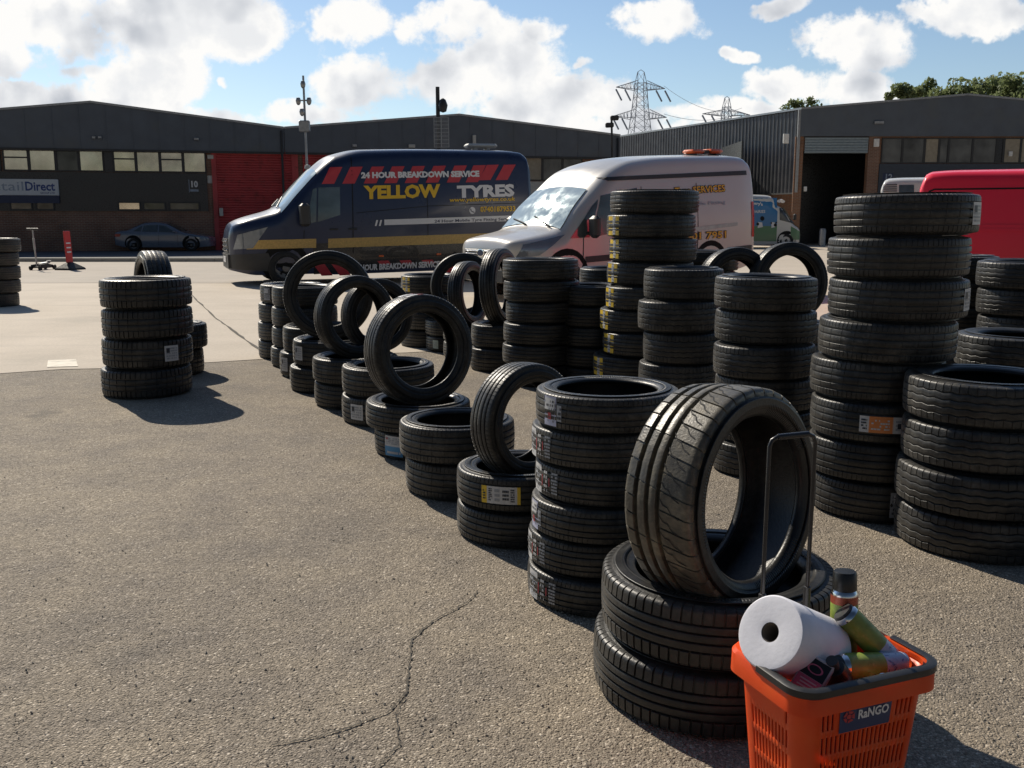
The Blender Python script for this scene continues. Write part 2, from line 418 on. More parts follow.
cl2 = nt.node('ShaderNodeVectorMath', operation='SCALE'); nt.l.new(csc.outputs[0], cl2.inputs[0]); cl2.inputs['Scale'].default_value = 1/SKYK
behind = nt.smooth(sep.outputs['Y'], .25, -.35)             # sky behind the camera dimmed on purpose, cutting fill for deeper shade
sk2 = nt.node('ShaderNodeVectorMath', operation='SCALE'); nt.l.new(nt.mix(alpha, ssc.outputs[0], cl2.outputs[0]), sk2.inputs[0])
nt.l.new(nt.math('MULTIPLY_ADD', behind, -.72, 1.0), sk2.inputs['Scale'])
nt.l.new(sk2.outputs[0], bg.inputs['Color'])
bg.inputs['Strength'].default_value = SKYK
ld = bpy.data.lights.new('sun', 'SUN'); ld.energy = 5.0; ld.angle = R_(.53); ld.color = (1, .91, .77)
so = bpy.data.objects.new('sun', ld); COL.objects.link(so)
sdir = Vector((sin(SUN_AZ)*cos(SUN_EL), cos(SUN_AZ)*cos(SUN_EL), sin(SUN_EL)))
so.rotation_euler = sdir.to_track_quat('Z', 'Y').to_euler(); so.location = sdir*60

# ------------------------------------------------------------------ ground
def sheet(name, pts, z, m):
    return tag(MB().poly([(p[0], p[1], z) for p in pts]).build(name, m, fix=False), kind='structure')
sheet('ground', [(-900, -300), (900, -300), (900, 1500), (-900, 1500)], 0, M_ASPH)
b0 = ground(0, 373.5); b1 = ground(271, 359.5); bd = (b1-b0).normalized()
pL = b0 - bd*40; pR = b1 + bd*60
def edge_pts(a, b, n, amp):
    out = []
    for i in range(n+1):
        t = i/n; p = a.lerp(b, t); p.y += random.uniform(-amp, amp); out.append(p)
    return out
sheet('yard_concrete', [(p.x, p.y) for p in edge_pts(pL, pR, 220, .07)] + [(70, 70), (-60, 70)], .004, M_CONC)
r0 = ground(0, 283).y; rk = ground(100, 262).y
sheet('road', [(-60, r0)] + [(-60 + i*1.5, r0 + random.uniform(-.12, .12)) for i in range(1, 39)] + [(-2, r0), (3, rk), (-60, rk)], .008, M_ROAD)
sheet('service_road', [(-60, rk+.2), (2, rk+.2), (8, 60), (-60, 60)], .012, M_DARKROAD)
kb = MB().use(M_KERB)
for i in range(62): kb.box((-55 + i*.915, rk+.11, .065), (.905, .22, .13))
tag(kb.build('kerb', bevel=.015), kind='structure')
# pale worn rectangle painted on the concrete, and the joint running across it
a, b, c, d = ground(47, 368), ground(78, 367), ground(76, 360), ground(48, 361)
tag(MB().poly([(p.x, p.y, .0085) for p in (a, b, c, d)]).build('road_marking', M_PATCH, fix=False), kind='structure')
def ribbon(name, pix, wpx0, z, m, jit, seed, n=14):
    rn = random.Random(seed); P = [ground(*p) for p in pix]; pts = []
    for i in range(len(P)-1):
        for k in range(n):
            t = k/n; q = P[i].lerp(P[i+1], t); L = (P[i+1]-P[i]).length
            pts.append(q + Vector((rn.uniform(-1, 1), rn.uniform(-1, 1), 0))*jit*L/n*1.2)
    pts.append(P[-1]); mb = MB()
    vs = []
    for i, p in enumerate(pts):
        dd = (pts[min(i+1, len(pts)-1)] - pts[max(i-1, 0)]); nn = Vector((-dd.y, dd.x, 0)).normalized()
        ww = wpx0*rn.uniform(.25, 1.1)
        vs += [(p + nn*ww), (p - nn*ww)]
    vs = [(v.x, v.y, z) for v in vs]
    mb.add(vs, [(2*i, 2*i+1, 2*i+3, 2*i+2) for i in range(len(pts)-1)])
    return tag(mb.build(name, m, fix=False), kind='structure')
ribbon('road_crack', [(478, 592), (466, 604), (432, 622), (412, 640), (409, 668), (407, 692), (390, 712), (350, 728), (318, 738), (272, 746)], .0042, .004, M_CRACK, .3, 3)
ribbon('road_crack', [(407, 692), (396, 716), (400, 745), (380, 768)], .0025, .0045, M_CRACK, .35, 5)
ribbon('concrete_joint', [(188, 292), (215, 318), (262, 352)], .018, .009, M_CRACK, .02, 4)
# loose pale stones lying on the asphalt
rn = random.Random(11); g = MB()
M_STONE = mat('loose_stone', (.30, .27, .225), .85, var=.5, scale=14)
for i in range(2600):
    p = ground(rn.uniform(-20, 1040), 400 + 390*rn.random()**.8)
    s_ = rn.choice((.002, .0025, .003, .0035, .005))*rn.uniform(.7, 1.2); rz = rn.uniform(0, 6.3)
    q = Matrix.Rotation(rz, 3, 'Z') @ Matrix.Rotation(rn.uniform(-.5, .5), 3, 'X')
    vs = [Vector((s_*x, s_*y*rn.uniform(.6, 1), s_*z*rn.uniform(.5, .8))) for x, y, z in ((1, 0, 0), (0, 1, 0), (-1, 0, 0), (0, -1, 0), (.2, .1, 1), (0, 0, -.6))]
    g.add([q @ v + Vector((p.x, p.y, .0025)) for v in vs], [(0, 1, 4), (1, 2, 4), (2, 3, 4), (3, 0, 4), (1, 0, 5), (2, 1, 5), (3, 2, 5), (0, 3, 5)])
tag(g.build('gravel', M_STONE), kind='stuff')

# ------------------------------------------------------------------ buildings
def window(root, x0, x1, z0, z1, pane=M_PANE, transom=None, y=-.03, name='window'):
    f = MB().use(M_FRAME); t = .06
    f.span((x0, y-.05, z0), (x0+t, y+.03, z1)); f.span((x1-t, y-.05, z0), (x1, y+.03, z1))
    f.span((x0+t, y-.05, z0), (x1-t, y+.03, z0+t)); f.span((x0+t, y-.05, z1-t), (x1-t, y+.03, z1))
    if transom: f.span((x0+t, y-.045, transom-t/2), (x1-t, y+.025, transom+t/2))
    o = f.build(name, parent=root)
    ta, tb = random.uniform(-.018, .0), random.uniform(-.018, .0)     # old panes never sit quite flush
    MB().poly([(x0+t*.6, y-.008, z0+t*.6), (x1-t*.6, y-.008+tb, z0+t*.6), (x1-t*.6, y-.008+ta+tb, z1-t*.6), (x0+t*.6, y-.008+ta, z1-t*.6)]).build('pane', pane, o, fix=False)
    return o
def slat_door(root, x0, x1, z0, z1, m, name='roller_door', pitch=.11, y=-.03):
    mb = MB(); z = z0; pts = []
    while z < z1 - .001:
        z2 = min(z+pitch, z1); pts += [(y, z), (y-.035, z+pitch*.25), (y-.035, z+pitch*.75)]; z = z2
    pts.append((y, z1))
    vs = [(x0, a, b) for a, b in pts] + [(x1, a, b) for a, b in pts]; n = len(pts)
    mb.add(vs, [(i, n+i, n+i+1, i+1) for i in range(n-1)])
    return mb.build(name, m, root)
def gable(mb, w_, e, r, d, y=0., z0=0., x0=0.):
    return mb.prism([(x0, y, z0), (x0+w_, y, z0), (x0+w_, y, e), (x0+w_/2, y, r), (x0, y, e)], d)
YAW = R_(14.0)
ud = Vector((cos(YAW), sin(YAW), 0))
BW = 15.9
root1 = Vector((at_y(100, 220, 42).x, 42, 0)) - ud*BW/2
EAVE, RIDGE = 5.36, 6.25
def unit_shell(name, loc, yaw, label, bw, eave, ridge, soffit, depth=(0, 28, 0), wallm=M_BRICK, cat='industrial unit', group=None):
    r = empty(name, loc, (0, 0, yaw), label, cat, group)
    gable(MB(), bw, eave-.12, ridge-.12, depth).build('wall', wallm, r)
    MB().prism([(0.004, -.22, soffit), (bw-.004, -.22, soffit), (bw-.004, -.22, eave), (bw/2, -.22, ridge), (0.004, -.22, eave)], (0, .215, 0)).build('fascia', M_CLAD, r)
    x = 1.06
    while x < bw - .3:                                       # lapped joints between the cladding sheets
        zt = eave + (ridge-eave)*(1-abs(x-bw/2)/(bw/2)) - .02
        MB().span((x-.022, -.236, soffit+.01), (x+.022, -.222, zt)).build('cladding_joint', M_CLAD, r); x += 1.06
    MB().span((.02, -.30, soffit-.10), (bw-.02, -.23, soffit-.005)).build('drip_rail', M_FRAME, r)
    dp = MB(); dp.tube([(bw-.12, -.30, .0), (bw-.12, -.30, eave-.25), (bw-.12, -.24, eave-.1)], .055, 10); dp.build('downpipe', M_DGREY, r, smooth=50)
    rf = MB()
    dv = Vector(depth)
    for a, b in (((-.0, eave), (bw/2, ridge)), ((bw/2, ridge), (bw, eave))):
        P = [Vector((a[0], -.28, a[1]+.003)), Vector((b[0], -.28, b[1]+.003))]
        rf.add([P[0], P[1], P[1] + dv + Vector((0, .3, 0)), P[0] + dv + Vector((0, .3, 0)),
                P[0] + Vector((0, 0, .09)), P[1] + Vector((0, 0, .09)), P[1] + dv + Vector((0, .3, .09)), P[0] + dv + Vector((0, .3, .09))],
               [(0, 1, 2, 3), (4, 7, 6, 5), (0, 4, 5, 1), (2, 6, 7, 3), (0, 3, 7, 4), (1, 5, 6, 2)])
    rf.build('roof', M_STEEL, r, fix=True)
    return r
u1 = unit_shell('industrial_unit', root1, YAW, 'dark gabled unit numbered 10 with office windows and red roller door', BW, EAVE, RIDGE, 0.0 + 4.35, group='industrial units across the road')
m1 = mtx(u1)
H1 = lambda px, py: hit(m1, px, py, 0)
zb_, zt_ = H1(60, 171.5)[1], H1(60, 145.5)[1]
for a, b, tr in ((-22, 1, 0), (3, 29, 1), (29, 56, 0), (56, 79, 0), (79, 104, 0), (113, 136, 1), (136, 160, 0), (160, 183, 1), (183, 206, 0)):
    xa, xb = H1(a, 160)[0], H1(b, 160)[0]
    window(u1, xa, xb, zb_, zt_, transom=(zb_+zt_)/2+.02 if tr else None, pane=M_PANE2 if a in (56, -22) else M_PANE)
# blinds hanging just behind two of the panes
pz0, pz1 = H1(60, 211)[1], zb_ - .02
MB().span((0, -.06, pz0), (H1(207.5, 190)[0], -.004, pz1)).build('dark_panel', M_BLACK, u1)
for a, b, p in ((10, 33, M_PANE2), (36, 55, M_PANE2), (118, 141, M_PANE), (143, 166, M_PANE2), (169, 200, M_PANE2)):
    window(u1, H1(a, 205)[0], H1(b, 205)[0], H1(100, 210.5)[1], H1(100, 201.5)[1], pane=p, y=-.07)
MB().span((H1(104, 160)[0]+.01, -.05, zb_), (H1(113, 160)[0]-.01, -.004, zt_)).build('dark_panel', M_BLACK, u1)
dx0, dx1 = H1(218, 200)[0], H1(293, 200)[0]
dzt = H1(255, 155)[1]
slat_door(u1, dx0, dx1, .02, dzt, M_REDDOOR)
fr = MB().use(M_REDDOOR)
fr.span((dx0-.2, -.10, 0), (dx0, -.004, dzt+.3)); fr.span((dx1, -.10, 0), (dx1+.28, -.004, dzt+.3)); fr.span((dx0, -.1, dzt), (dx1, -.004, dzt+.3))
fr.build('door_frame', parent=u1)
def small_box(root, name, px, py, H, w_, h_, m, d=.12, y=0.):
    x, z = H(px, py); return MB().cbox((x, y-d/2-.005, z), (w_, d, h_), .02).build(name, m, root)
small_box(u1, 'notice', 210.5, 179.5, H1, .26, .34, M_CREAM, .03)
small_box(u1, 'alarm_box', 210.5, 157, H1, .26, .18, M_CREAM)
small_box(u1, 'control_box', 221.5, 212, H1, .16, .36, M_CREAM, y=-.1)
small_box(u1, 'floodlight', 95, 138, H1, .14, .12, M_STEEL, y=-.22); small_box(u1, 'floodlight', 101, 138, H1, .14, .12, M_STEEL, y=-.22)
small_box(u1, 'floodlight', 197, 139.5, H1, .2, .12, M_STEEL, y=-.22)
# unit number plate and company sign
def plate(name, root_m, yaw, px0, py0, px1, py1, m, y, label, cat, d=.05):
    x0, z1 = hit(root_m, px0, py0, y); x1, z0 = hit(root_m, px1, py1, y)
    c = root_m @ Vector(((x0+x1)/2, y, (z0+z1)/2))
    o = MB().cbox((0, d/2, 0), (x1-x0, d, z1-z0), .012).build(name, m); o.location = c; o.rotation_euler = (0, 0, yaw)
    tag(o, label, cat); return o, x1-x0, z1-z0
def sign_text(o, txt, x0, x1, z0, z1, m, bold=.02, name='lettering', y=-.004):
    mb = MB(); put_text(mb, txt, lambda u, v: (x0+(x1-x0)*u, y, z0+(z1-z0)*v), bold)
    return mb.build(name, m, o, fix=False)
o, w_, h_ = plate('number_sign', m1, YAW, 188, 179, 199.5, 193, M_BLACK, -.066, 'small dark number sign reading 10 on the left unit', 'sign', .02)
sign_text(o, '10', -w_*.22, w_*.40, -h_*.1, h_*.38, M_WHITE, .04)
MB().span((-w_*.46, -.005, -h_*.46), (-w_*.40, -.002, h_*.46)).build('edge_bar', M_GREYTXT, o); 
MB().span((-w_*.36, -.005, -h_*.40), (w_*.42, -.002, -h_*.24)).build('edge_bar', M_GREYTXT, o)
o, w_, h_ = plate('company_sign', m1, YAW, -26, 178.5, 59, 195.5, M_SIGNW, -.2, 'white company sign reading RetailDirect with blue letters', 'sign', .14)
X = lambda px: (px + 26)/85*w_ - w_/2
sign_text(o, 'Retail', X(-20), X(23), -h_*.22, h_*.34, M_GREYTXT, .0)
sign_text(o, 'Direct', X(25), X(55.5), -h_*.22, h_*.34, M_BLUETXT, .025)
sign_text(o, 'GROUP LTD', X(40), X(55), -h_*.40, -h_*.29, M_BLUETXT, .01)
b_ = MB().span((-w_/2, .01, -h_*.98), (w_/2, .13, -h_*.505)).build('base_panel', M_NAVYSIGN, o)

u2 = unit_shell('industrial_unit', root1 + ud*(BW+.01), YAW, 'second dark gabled unit seen behind the navy and silver vans', BW, EAVE, RIDGE-.12, 4.35, depth=(0, 11, 0), group='industrial units across the road')
m2 = mtx(u2); H2 = lambda px, py: hit(m2, px, py, 0)
slat_door(u2, H2(304, 200)[0], H2(376, 200)[0], .02, dzt, M_REDDOOR)
zb2, zt2 = H2(540, 181)[1], H2(540, 156)[1]
for a, b in ((486, 505), (505, 523), (523, 542), (542, 562), (562, 582)):
    window(u2, H2(a, 170)[0], H2(b, 170)[0], zb2, zt2, pane=M_BLIND if a in (523,) else M_PANE2)
MB().span((H2(524, 200)[0], -.05, .9), (H2(572, 200)[0], -.004, zb2-.03)).build('white_panel', M_CREAM, u2)
small_box(u2, 'floodlight', 354, 146, H2, .2, .14, M_STEEL, y=-.22); small_box(u2, 'floodlight', 411, 146.5, H2, .3, .16, M_CREAM, y=-.22)
small_box(u2, 'vent', 473, 141, H2, .16, .5, M_CREAM, y=-.22)

# right-hand unit: corrugated flank, open roller door, brick piers
R3 = Vector((15.25, 52, 0))
E3 = at_y(791, 110, 52).z; G3 = at_y(945, 96, 52).z; S3 = at_y(830, 136.5, 52).z
DEP = (-7.9, 17, 0)
u3 = empty('industrial_unit', R3, (0, 0, 0), 'dark unit numbered 12 with corrugated flank and open shutter doorway', 'industrial unit', 'industrial units across the road')
m3 = mtx(u3); H3 = lambda px, py: hit(m3, px, py, 0)
W3 = 17.0
ox0, oz1 = H3(803, 151); ox1 = H3(868, 151)[0]
wl = MB().use(M_BRICK2)       # front wall built round the doorway, plus the other three sides
wl.span((.02, 0, 0), (ox0, .3, S3+.3)); wl.span((ox1, 0, 0), (W3, .3, S3+.3)); wl.span((ox0, 0, oz1), (ox1, .3, S3+.3))
fl = Vector(DEP)
wl.prism([(.02, .3, 0), (.3, .3, 0), (.3, .3, E3-.1), (.02, .3, E3-.1)], fl)
wl.prism([(W3-.3, .3, 0), (W3, .3, 0), (W3, .3, E3-.1), (W3-.3, .3, E3-.1)], fl)
wl.build('wall', parent=u3)
MB().prism([(0, -.22, S3), (W3, -.22, S3), (W3, -.22, E3), (W3/2+.2, -.22, G3), (0, -.22, E3)], (0, .215, 0)).build('fascia', M_CLAD, u3)
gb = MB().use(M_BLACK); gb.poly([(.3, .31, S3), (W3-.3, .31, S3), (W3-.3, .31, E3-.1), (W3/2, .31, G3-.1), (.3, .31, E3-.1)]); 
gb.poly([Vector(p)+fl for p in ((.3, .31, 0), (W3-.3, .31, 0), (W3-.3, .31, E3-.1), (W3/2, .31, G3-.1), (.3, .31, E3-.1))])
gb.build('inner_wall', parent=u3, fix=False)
rf = MB()
for a, b in (((0, E3), (W3/2+.2, G3)), ((W3/2+.2, G3), (W3, E3))):
    P = [Vector((a[0]-.02, -.28, a[1]+.003)), Vector((b[0], -.28, b[1]+.003))]; dv = fl + Vector((0, .3, 0)); up = Vector((0, 0, .1))
    rf.add([P[0], P[1], P[1]+dv, P[0]+dv, P[0]+up, P[1]+up, P[1]+dv+up, P[0]+dv+up], [(0, 1, 2, 3), (4, 7, 6, 5), (0, 4, 5, 1), (2, 6, 7, 3), (0, 3, 7, 4), (1, 5, 6, 2)])
rf.build('roof', M_STEEL, u3)
# corrugated flank
n_ = fl.normalized(); outw = Vector((-n_.y, n_.x, 0)); L3 = fl.length + .3; cz0 = at_y(789, 192.5, 52).z
mb = MB(); prof = []; t = 0.; P_ = .30
while t < L3:
    for dt, h_ in ((0, .02), (.16, .02), (.19, .05), (.27, .05)): prof.append((min(t+dt, L3), h_))
    t += P_
vs = [n_*t + outw*h_ + Vector((0, 0, cz0)) for t, h_ in prof] + [n_*t + outw*h_ + Vector((0, 0, E3-.02)) for t, h_ in prof]
k = len(prof); mb.add(vs, [(i, i+1, k+i+1, k+i) for i in range(k-1)]); mb.build('corrugated_cladding', M_CORR, u3, fix=False)
tr = MB().use(M_STEEL)
tr.box((outw*.06 + Vector((0, -.1, (cz0+E3)/2))), (.14, .14, E3-cz0)); tr.prism([outw*.02+Vector((0, 0, cz0-.08)), outw*.12+Vector((0, 0, cz0-.08)), outw*.12+Vector((0, 0, cz0-.003)), outw*.02+Vector((0, 0, cz0-.003))], n_*L3)
tr.build('corner_trim', parent=u3)
# doorway: shutter box, half lowered shutter
slat_door(u3, ox0+.05, ox1-.05, oz1-.12, H3(830, 139)[1], M_SHUT, 'shutter', .14, y=-.08)
MB().span((ox0, -.05, H3(830, 137.6)[1]-.06), (ox1, .28, S3-.01)).build('shutter_box', M_FRAME, u3)
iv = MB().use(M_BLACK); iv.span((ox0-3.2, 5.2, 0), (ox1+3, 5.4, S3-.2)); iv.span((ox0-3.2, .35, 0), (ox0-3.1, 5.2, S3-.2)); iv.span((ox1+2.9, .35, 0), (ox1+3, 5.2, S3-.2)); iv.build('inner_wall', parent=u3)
MB().span((ox0-.45, -.06, 0), (ox0-.003, -.004, S3-.005)).build('brick_pier', M_BRICK2, u3)
MB().span((ox1+.003, -.06, 0), (ox1+.6, -.004, S3-.005)).build('brick_pier', M_BRICK, u3)
xw0 = H3(880, 150)[0]
zb3, zt3 = H3(900, 163.5)[1], H3(900, 138)[1]
for a, b, p in ((881, 902, M_PANE2), (902, 924, M_PANE2), (924, 938.5, M_BLIND), (938.5, 948, M_PANE2), (948, 972, M_PANE2), (972, 996, M_PANE2), (996, 1003, M_BLACK), (1003, 1020, M_BLIND), (1020, 1040, M_BLIND), (1040, 1064, M_PANE2)):
    window(u3, H3(a, 150)[0], H3(b, 150)[0], zb3, zt3, pane=p)
MB().span((xw0, -.08, .9), (W3, -.004, zb3-.02)).build('blue_panel', mat('slate_blue_panel', (.045, .06, .085), .5), u3)
small_box(u3, 'floodlight', 784.5, 139, H3, .3, .5, M_LIT, y=-.22); small_box(u3, 'floodlight', 875.5, 143, H3, .28, .42, M_LIT, y=-.06)
small_box(u3, 'lamp', 877, 123, H3, .5, .16, M_STEEL, y=-.22); small_box(u3, 'lamp', 804.5, 189, H3, .16, .26, M_LIT, y=-.06)
small_box(u3, 'lamp', 1009, 154, H3, .18, .26, M_LIT, y=-.09)
o, w_, h_ = plate('number_sign', m3, 0, 883, 173, 893, 181, M_NAVYSIGN, -.085, 'small number sign reading 12 on the slate blue panel', 'sign', .02)
sign_text(o, '12', -w_*.22, w_*.42, -h_*.4, h_*.4, M_GREYTXT, .03)

# bollard by the doorway
c = at_y(822, 244, 50.5)
bo = MB().lathe([(0, 0), (.17, 0), (.17, .8), (.14, .9), (0, .93)], 18).build('bollard', M_STEEL, smooth=40); bo.location = (c.x, 50.5, .004)
tag(bo, 'grey steel bollard standing outside the open shutter doorway', 'bollard')

# ------------------------------------------------------------------ masts and pylons
def mast(name, px0, py0, px1, Y, label, cat):
    top = at_y(px0, py0, Y); z = top.z; base = at_y(px1, 200, Y)
    lean = (top.x-base.x)/max(.1, (z-base.z)); bx = base.x - lean*base.z
    r = empty(name, (bx, Y, .004), (0, math.atan(lean), 0), label, cat)
    return r, z/cos(math.atan(lean))
r, h = mast('camera_mast', 303, 73, 308.5, 37.0, 'tall thin grey mast with cameras behind the navy van', 'mast')
mb = MB(); mb.tube([(0, 0, 0), (0, 0, h*.45), (0, 0, h*.45+.02), (0, 0, h-.1)], [.08, .075, .05, .04], 10); mb.build('pole', M_STEEL, r, smooth=40)
for z, dx in ((h-.45, 0.), (h-1.05, -.2), (h-1.05, .2), (h-1.45, -.08)):
    MB().lathe([(0, .16), (.07, .14), (.1, .04), (.08, -.06), (.04, -.12), (0, -.13)], 12, Matrix.Translation((dx, -.1, z))).build('dome_camera', M_STEEL, r, smooth=50)
MB().cyl((-.24, -.06, h-1.0), (.24, -.06, h-1.0), .025).build('bracket', M_STEEL, r)
MB().cbox((0, -.14, h-1.95), (.4, .2, .42), .03).build('control_box', M_STEEL, r)
MB().lathe([(0, .1), (.1, .08), (.13, -.05), (0, -.1)], 12, Matrix.Translation((.05, -.12, h*.49))).build('dome_camera', M_CREAM, r, smooth=50)
r, h = mast('camera_mast', 437.5, 87, 439.5, 41.0, 'dark mast with wire cage and boxes above the navy van roof', 'mast')
MB().tube([(0, 0, 0), (0, 0, h)], [.1, .085], 10).build('pole', M_DGREY, r, smooth=40)
MB().lathe([(0, .3), (.12, .22), (.2, 0), (.14, -.25), (0, -.3)], 12, Matrix.Translation((.22, -.1, h-.75))).build('dome_camera', M_DGREY, r, smooth=50)
cg = MB().use(M_STEEL); z0, z1 = h-2.45, h-1.25
for x in (-.16, .14, .45):
    cg.box((x, -.2, (z0+z1)/2), (.03, .03, z1-z0))
for k in range(9): cg.box((.145, -.2, z0+(z1-z0)*k/8), (.62, .02, .02))
for k in range(14): cg.box((-.16+.61*k/13, -.19, (z0+z1)/2), (.012, .012, z1-z0))
cg.build('wire_cage', parent=r)
MB().cbox((.28, -.22, z0-.35), (.34, .25, .36), .04).build('camera_housing', M_CREAM, r)
r, h = mast('lamp_post', 611.5, 116, 613, 46.5, 'thin lamp post rising between the two dark units', 'lamp post')
MB().tube([(0, 0, 0), (0, 0, h-.2)], [.07, .05], 8).build('pole', M_DGREY, r)
for z, dx in ((h-.1, .14), (h-.42, -.1)): MB().cbox((dx, 0, z), (.4, .25, .22), .04).build('lamp_head', M_DGREY, r)

M_LATT = mat('lattice_steel', (.40, .45, .52), .6)
def pylon(px, ytop, Y, zarm, label):
    P = at_y(px, ytop, Y); h = P.z; r = empty('pylon', (P.x, Y, 0), (0, 0, R_(12)), label, 'pylon', 'lattice pylons beyond the roofs')
    t = MB(); th = .068*Y/230
    def wdt(z): return 3.6*(1-z/h)**1.4*1.2 + .95
    N = 13; lev = [h*.93*(1-(1-i/N)**1.25) for i in range(N+1)]
    for i in range(N):
        a, b = wdt(lev[i]), wdt(lev[i+1])
        C0 = [(-a, -a), (a, -a), (a, a), (-a, a)]; C1 = [(-b, -b), (b, -b), (b, b), (-b, b)]
        for k in range(4):
            k2 = (k+1) % 4
            p0, p1 = (*C0[k], lev[i]), (*C1[k], lev[i+1]); q0, q1 = (*C0[k2], lev[i]), (*C1[k2], lev[i+1])
            t.tube([p0, p1], th*1.5, 4); t.tube([p0, q1], th*.8, 3); t.tube([q0, p1], th*.8, 3); t.tube([p1, q1], th*.8, 3)
    b = wdt(lev[-1])
    for s in (-1, 1):                                   # twin peaks
        for y in (-b, b): t.tube([(s*b, y, lev[-1]), (s*b*.75, 0, h)], th*1.2, 4)
        t.tube([(s*b, 0, lev[-1]), (-s*b*.75, 0, h)], th*.7, 3)
    t.tube([(-b*.75, 0, h), (0, 0, h+.5), (b*.75, 0, h)], th, 4)
    t.build('tower', M_LATT, r)
    for zf, L in zarm:
        z = h*zf
        for s in (-1, 1):
            arm = MB(); bb = wdt(z)
            tip = Vector((s*L, 0, z+.5))
            for y in (-bb, bb):
                arm.tube([(s*bb, y, z), tip], th*1.2, 4); arm.tube([(s*bb, y, z+2.), tip], th*1.2, 4)
                for k in range(1, 6):
                    f0, f1 = k/6, (k+.5)/6
                    A = Vector((s*bb, y, z)).lerp(tip, f0); B = Vector((s*bb, y, z+2.)).lerp(tip, f1); arm.tube([A, B], th*.7, 3)
                    arm.tube([Vector((s*bb, y, z+2.)).lerp(tip, f0), A], th*.7, 3)
            ao = arm.build('cross_arm', M_LATT, r)
            for f in (.55, 1.):
                tx = s*(bb + (L-bb)*f)
                MB().tube([(tx, 0, z), (tx+.9, -1.5, z-2.6)], .20*Y/230, 6).build('insulator', M_LATT, ao)
    return r
pylon(641, 72, 230, ((.885, 6.0), (.70, 6.6)), 'large lattice pylon with wide arms above the roof valley')
pylon(727, 98, 330, ((.86, 8.6),), 'smaller fainter lattice pylon farther away over the corrugated flank')
for i, (p, q, sag) in enumerate((((622, 90, 230), (560, 100, 330), 1), ((664, 86, 230), (742, 108, 330), 3.), ((664, 114, 230), (740, 112, 330), 2.))):
    A, B = at_y(*p), at_y(*q); pts = [A.lerp(B, k/16) - Vector((0, 0, sag*4*(k/16)*(1-k/16))) for k in range(17)]
    if i: tag(MB().tube(pts, .05, 4).build('power_line', M_LATT), ('upper', 'upper', 'lower')[i] + ' power line hanging between the two lattice pylons', 'power line')

# ------------------------------------------------------------------ trees
def leafmat(name, a, b):
    m, nt, bs = begin(name)
    co = nt.node('ShaderNodeTexCoord').outputs['Object']
    c = nt.ramp(nt.noise(co, 1.1, 5, .65), [(.3, a), (.7, b)])
    nt.l.new(c, bs.inputs['Base Color']); bs.inputs['Roughness'].default_value = .6
    tr = nt.node('ShaderNodeBsdfTranslucent'); nt.l.new(c, tr.inputs[0])
    mx = nt.node('ShaderNodeMixShader'); mx.inputs[0].default_value = .5
    nt.l.new(bs.outputs[0], mx.inputs[1]); nt.l.new(tr.outputs[0], mx.inputs[2])
    nt.l.new(mx.outputs[0], m.node_tree.nodes['Material Output'].inputs[0]); return m
M_LEAF = leafmat('leaf_green', (.13, .17, .075), (.32, .37, .17)); M_BARK = mat('bark', (.07, .055, .045), .9, bump=.5)
def tree(px, ytop, Y, rad, label, seed, n=5200):
    P = at_y(px, ytop, Y); h = P.z; rn = random.Random(seed)
    r = empty('tree', (P.x, Y, 0), label=label, cat='tree', group='trees behind unit 12')
    tk = MB(); tk.tube([(0, 0, 0), (.1, 0, h*.25), (0, .1, h*.5), (.1, 0, h*.8)], [.38, .3, .2, .06], 10)
    blobs = []
    for i in range(26):
        a = rn.uniform(0, 6.28); e = rn.random(); rr = rad*rn.uniform(.35, .95)*math.sqrt(max(.08, 1-abs(2*e-.9)**2))
        c = Vector((rr*cos(a), rr*sin(a), h*(.42+.5*e))); blobs.append((c, rad*rn.uniform(.13, .34)))
        tk.tube([(0, 0, h*.3+.25*h*e), c*.5 + Vector((0, 0, c.z*.42)), c], [.11, .07, .03], 5)
    blobs += [(Vector((rad*a, 0, h - rad*(.22 + rn.uniform(0, .45) + .4*a*a))), rad*rn.uniform(.16, .32)) for a in (-.7, -.4, -.1, .15, .45, .75)]
    tk.build('trunk', M_BARK, r, smooth=50)
    cr = MB()
    for i in range(n):
        c, br = rn.choice(blobs)
        d = Vector((rn.gauss(0, 1), rn.gauss(0, 1), rn.gauss(0, 1))).normalized()*br*rn.random()**.33
        p = c + d
        if p.z > h: p.z = h - rn.random()*.5
        s = rn.uniform(.16, .40); q = Quaternion((rn.gauss(0, 1), rn.gauss(0, 1), rn.gauss(0, 1), rn.gauss(0, 1))).normalized().to_matrix()
        cr.add([q @ Vector(v)*s + p for v in ((-.5, 0, 0), (0, .35, .08), (.6, 0, 0), (0, -.35, .08))], [(0, 1, 2, 3)])
    cr.build('crown', M_LEAF, r, fix=False)
tree(801, 94, 92, 2.0, 'small lone tree top showing above the corrugated roof edge', 1, 2600)
for i, (px, yt, Y, rad, lb) in enumerate(((908, 80, 78, 2.0, 'ragged low tree top at the left end of the tree line'), (933, 76, 82, 2.6, 'bushy tree second along the tree line behind unit 12'),
                                         (962, 78, 80, 2.8, 'rounded tree in the middle of the tree line behind unit 12'), (993, 69, 84, 3.4, 'tallest tree of the line behind unit 12'),
                                         (1024, 72, 80, 3.2, 'tree cut by the photo edge behind unit 12'))):
    tree(px, yt, Y, rad, lb, 20+i)

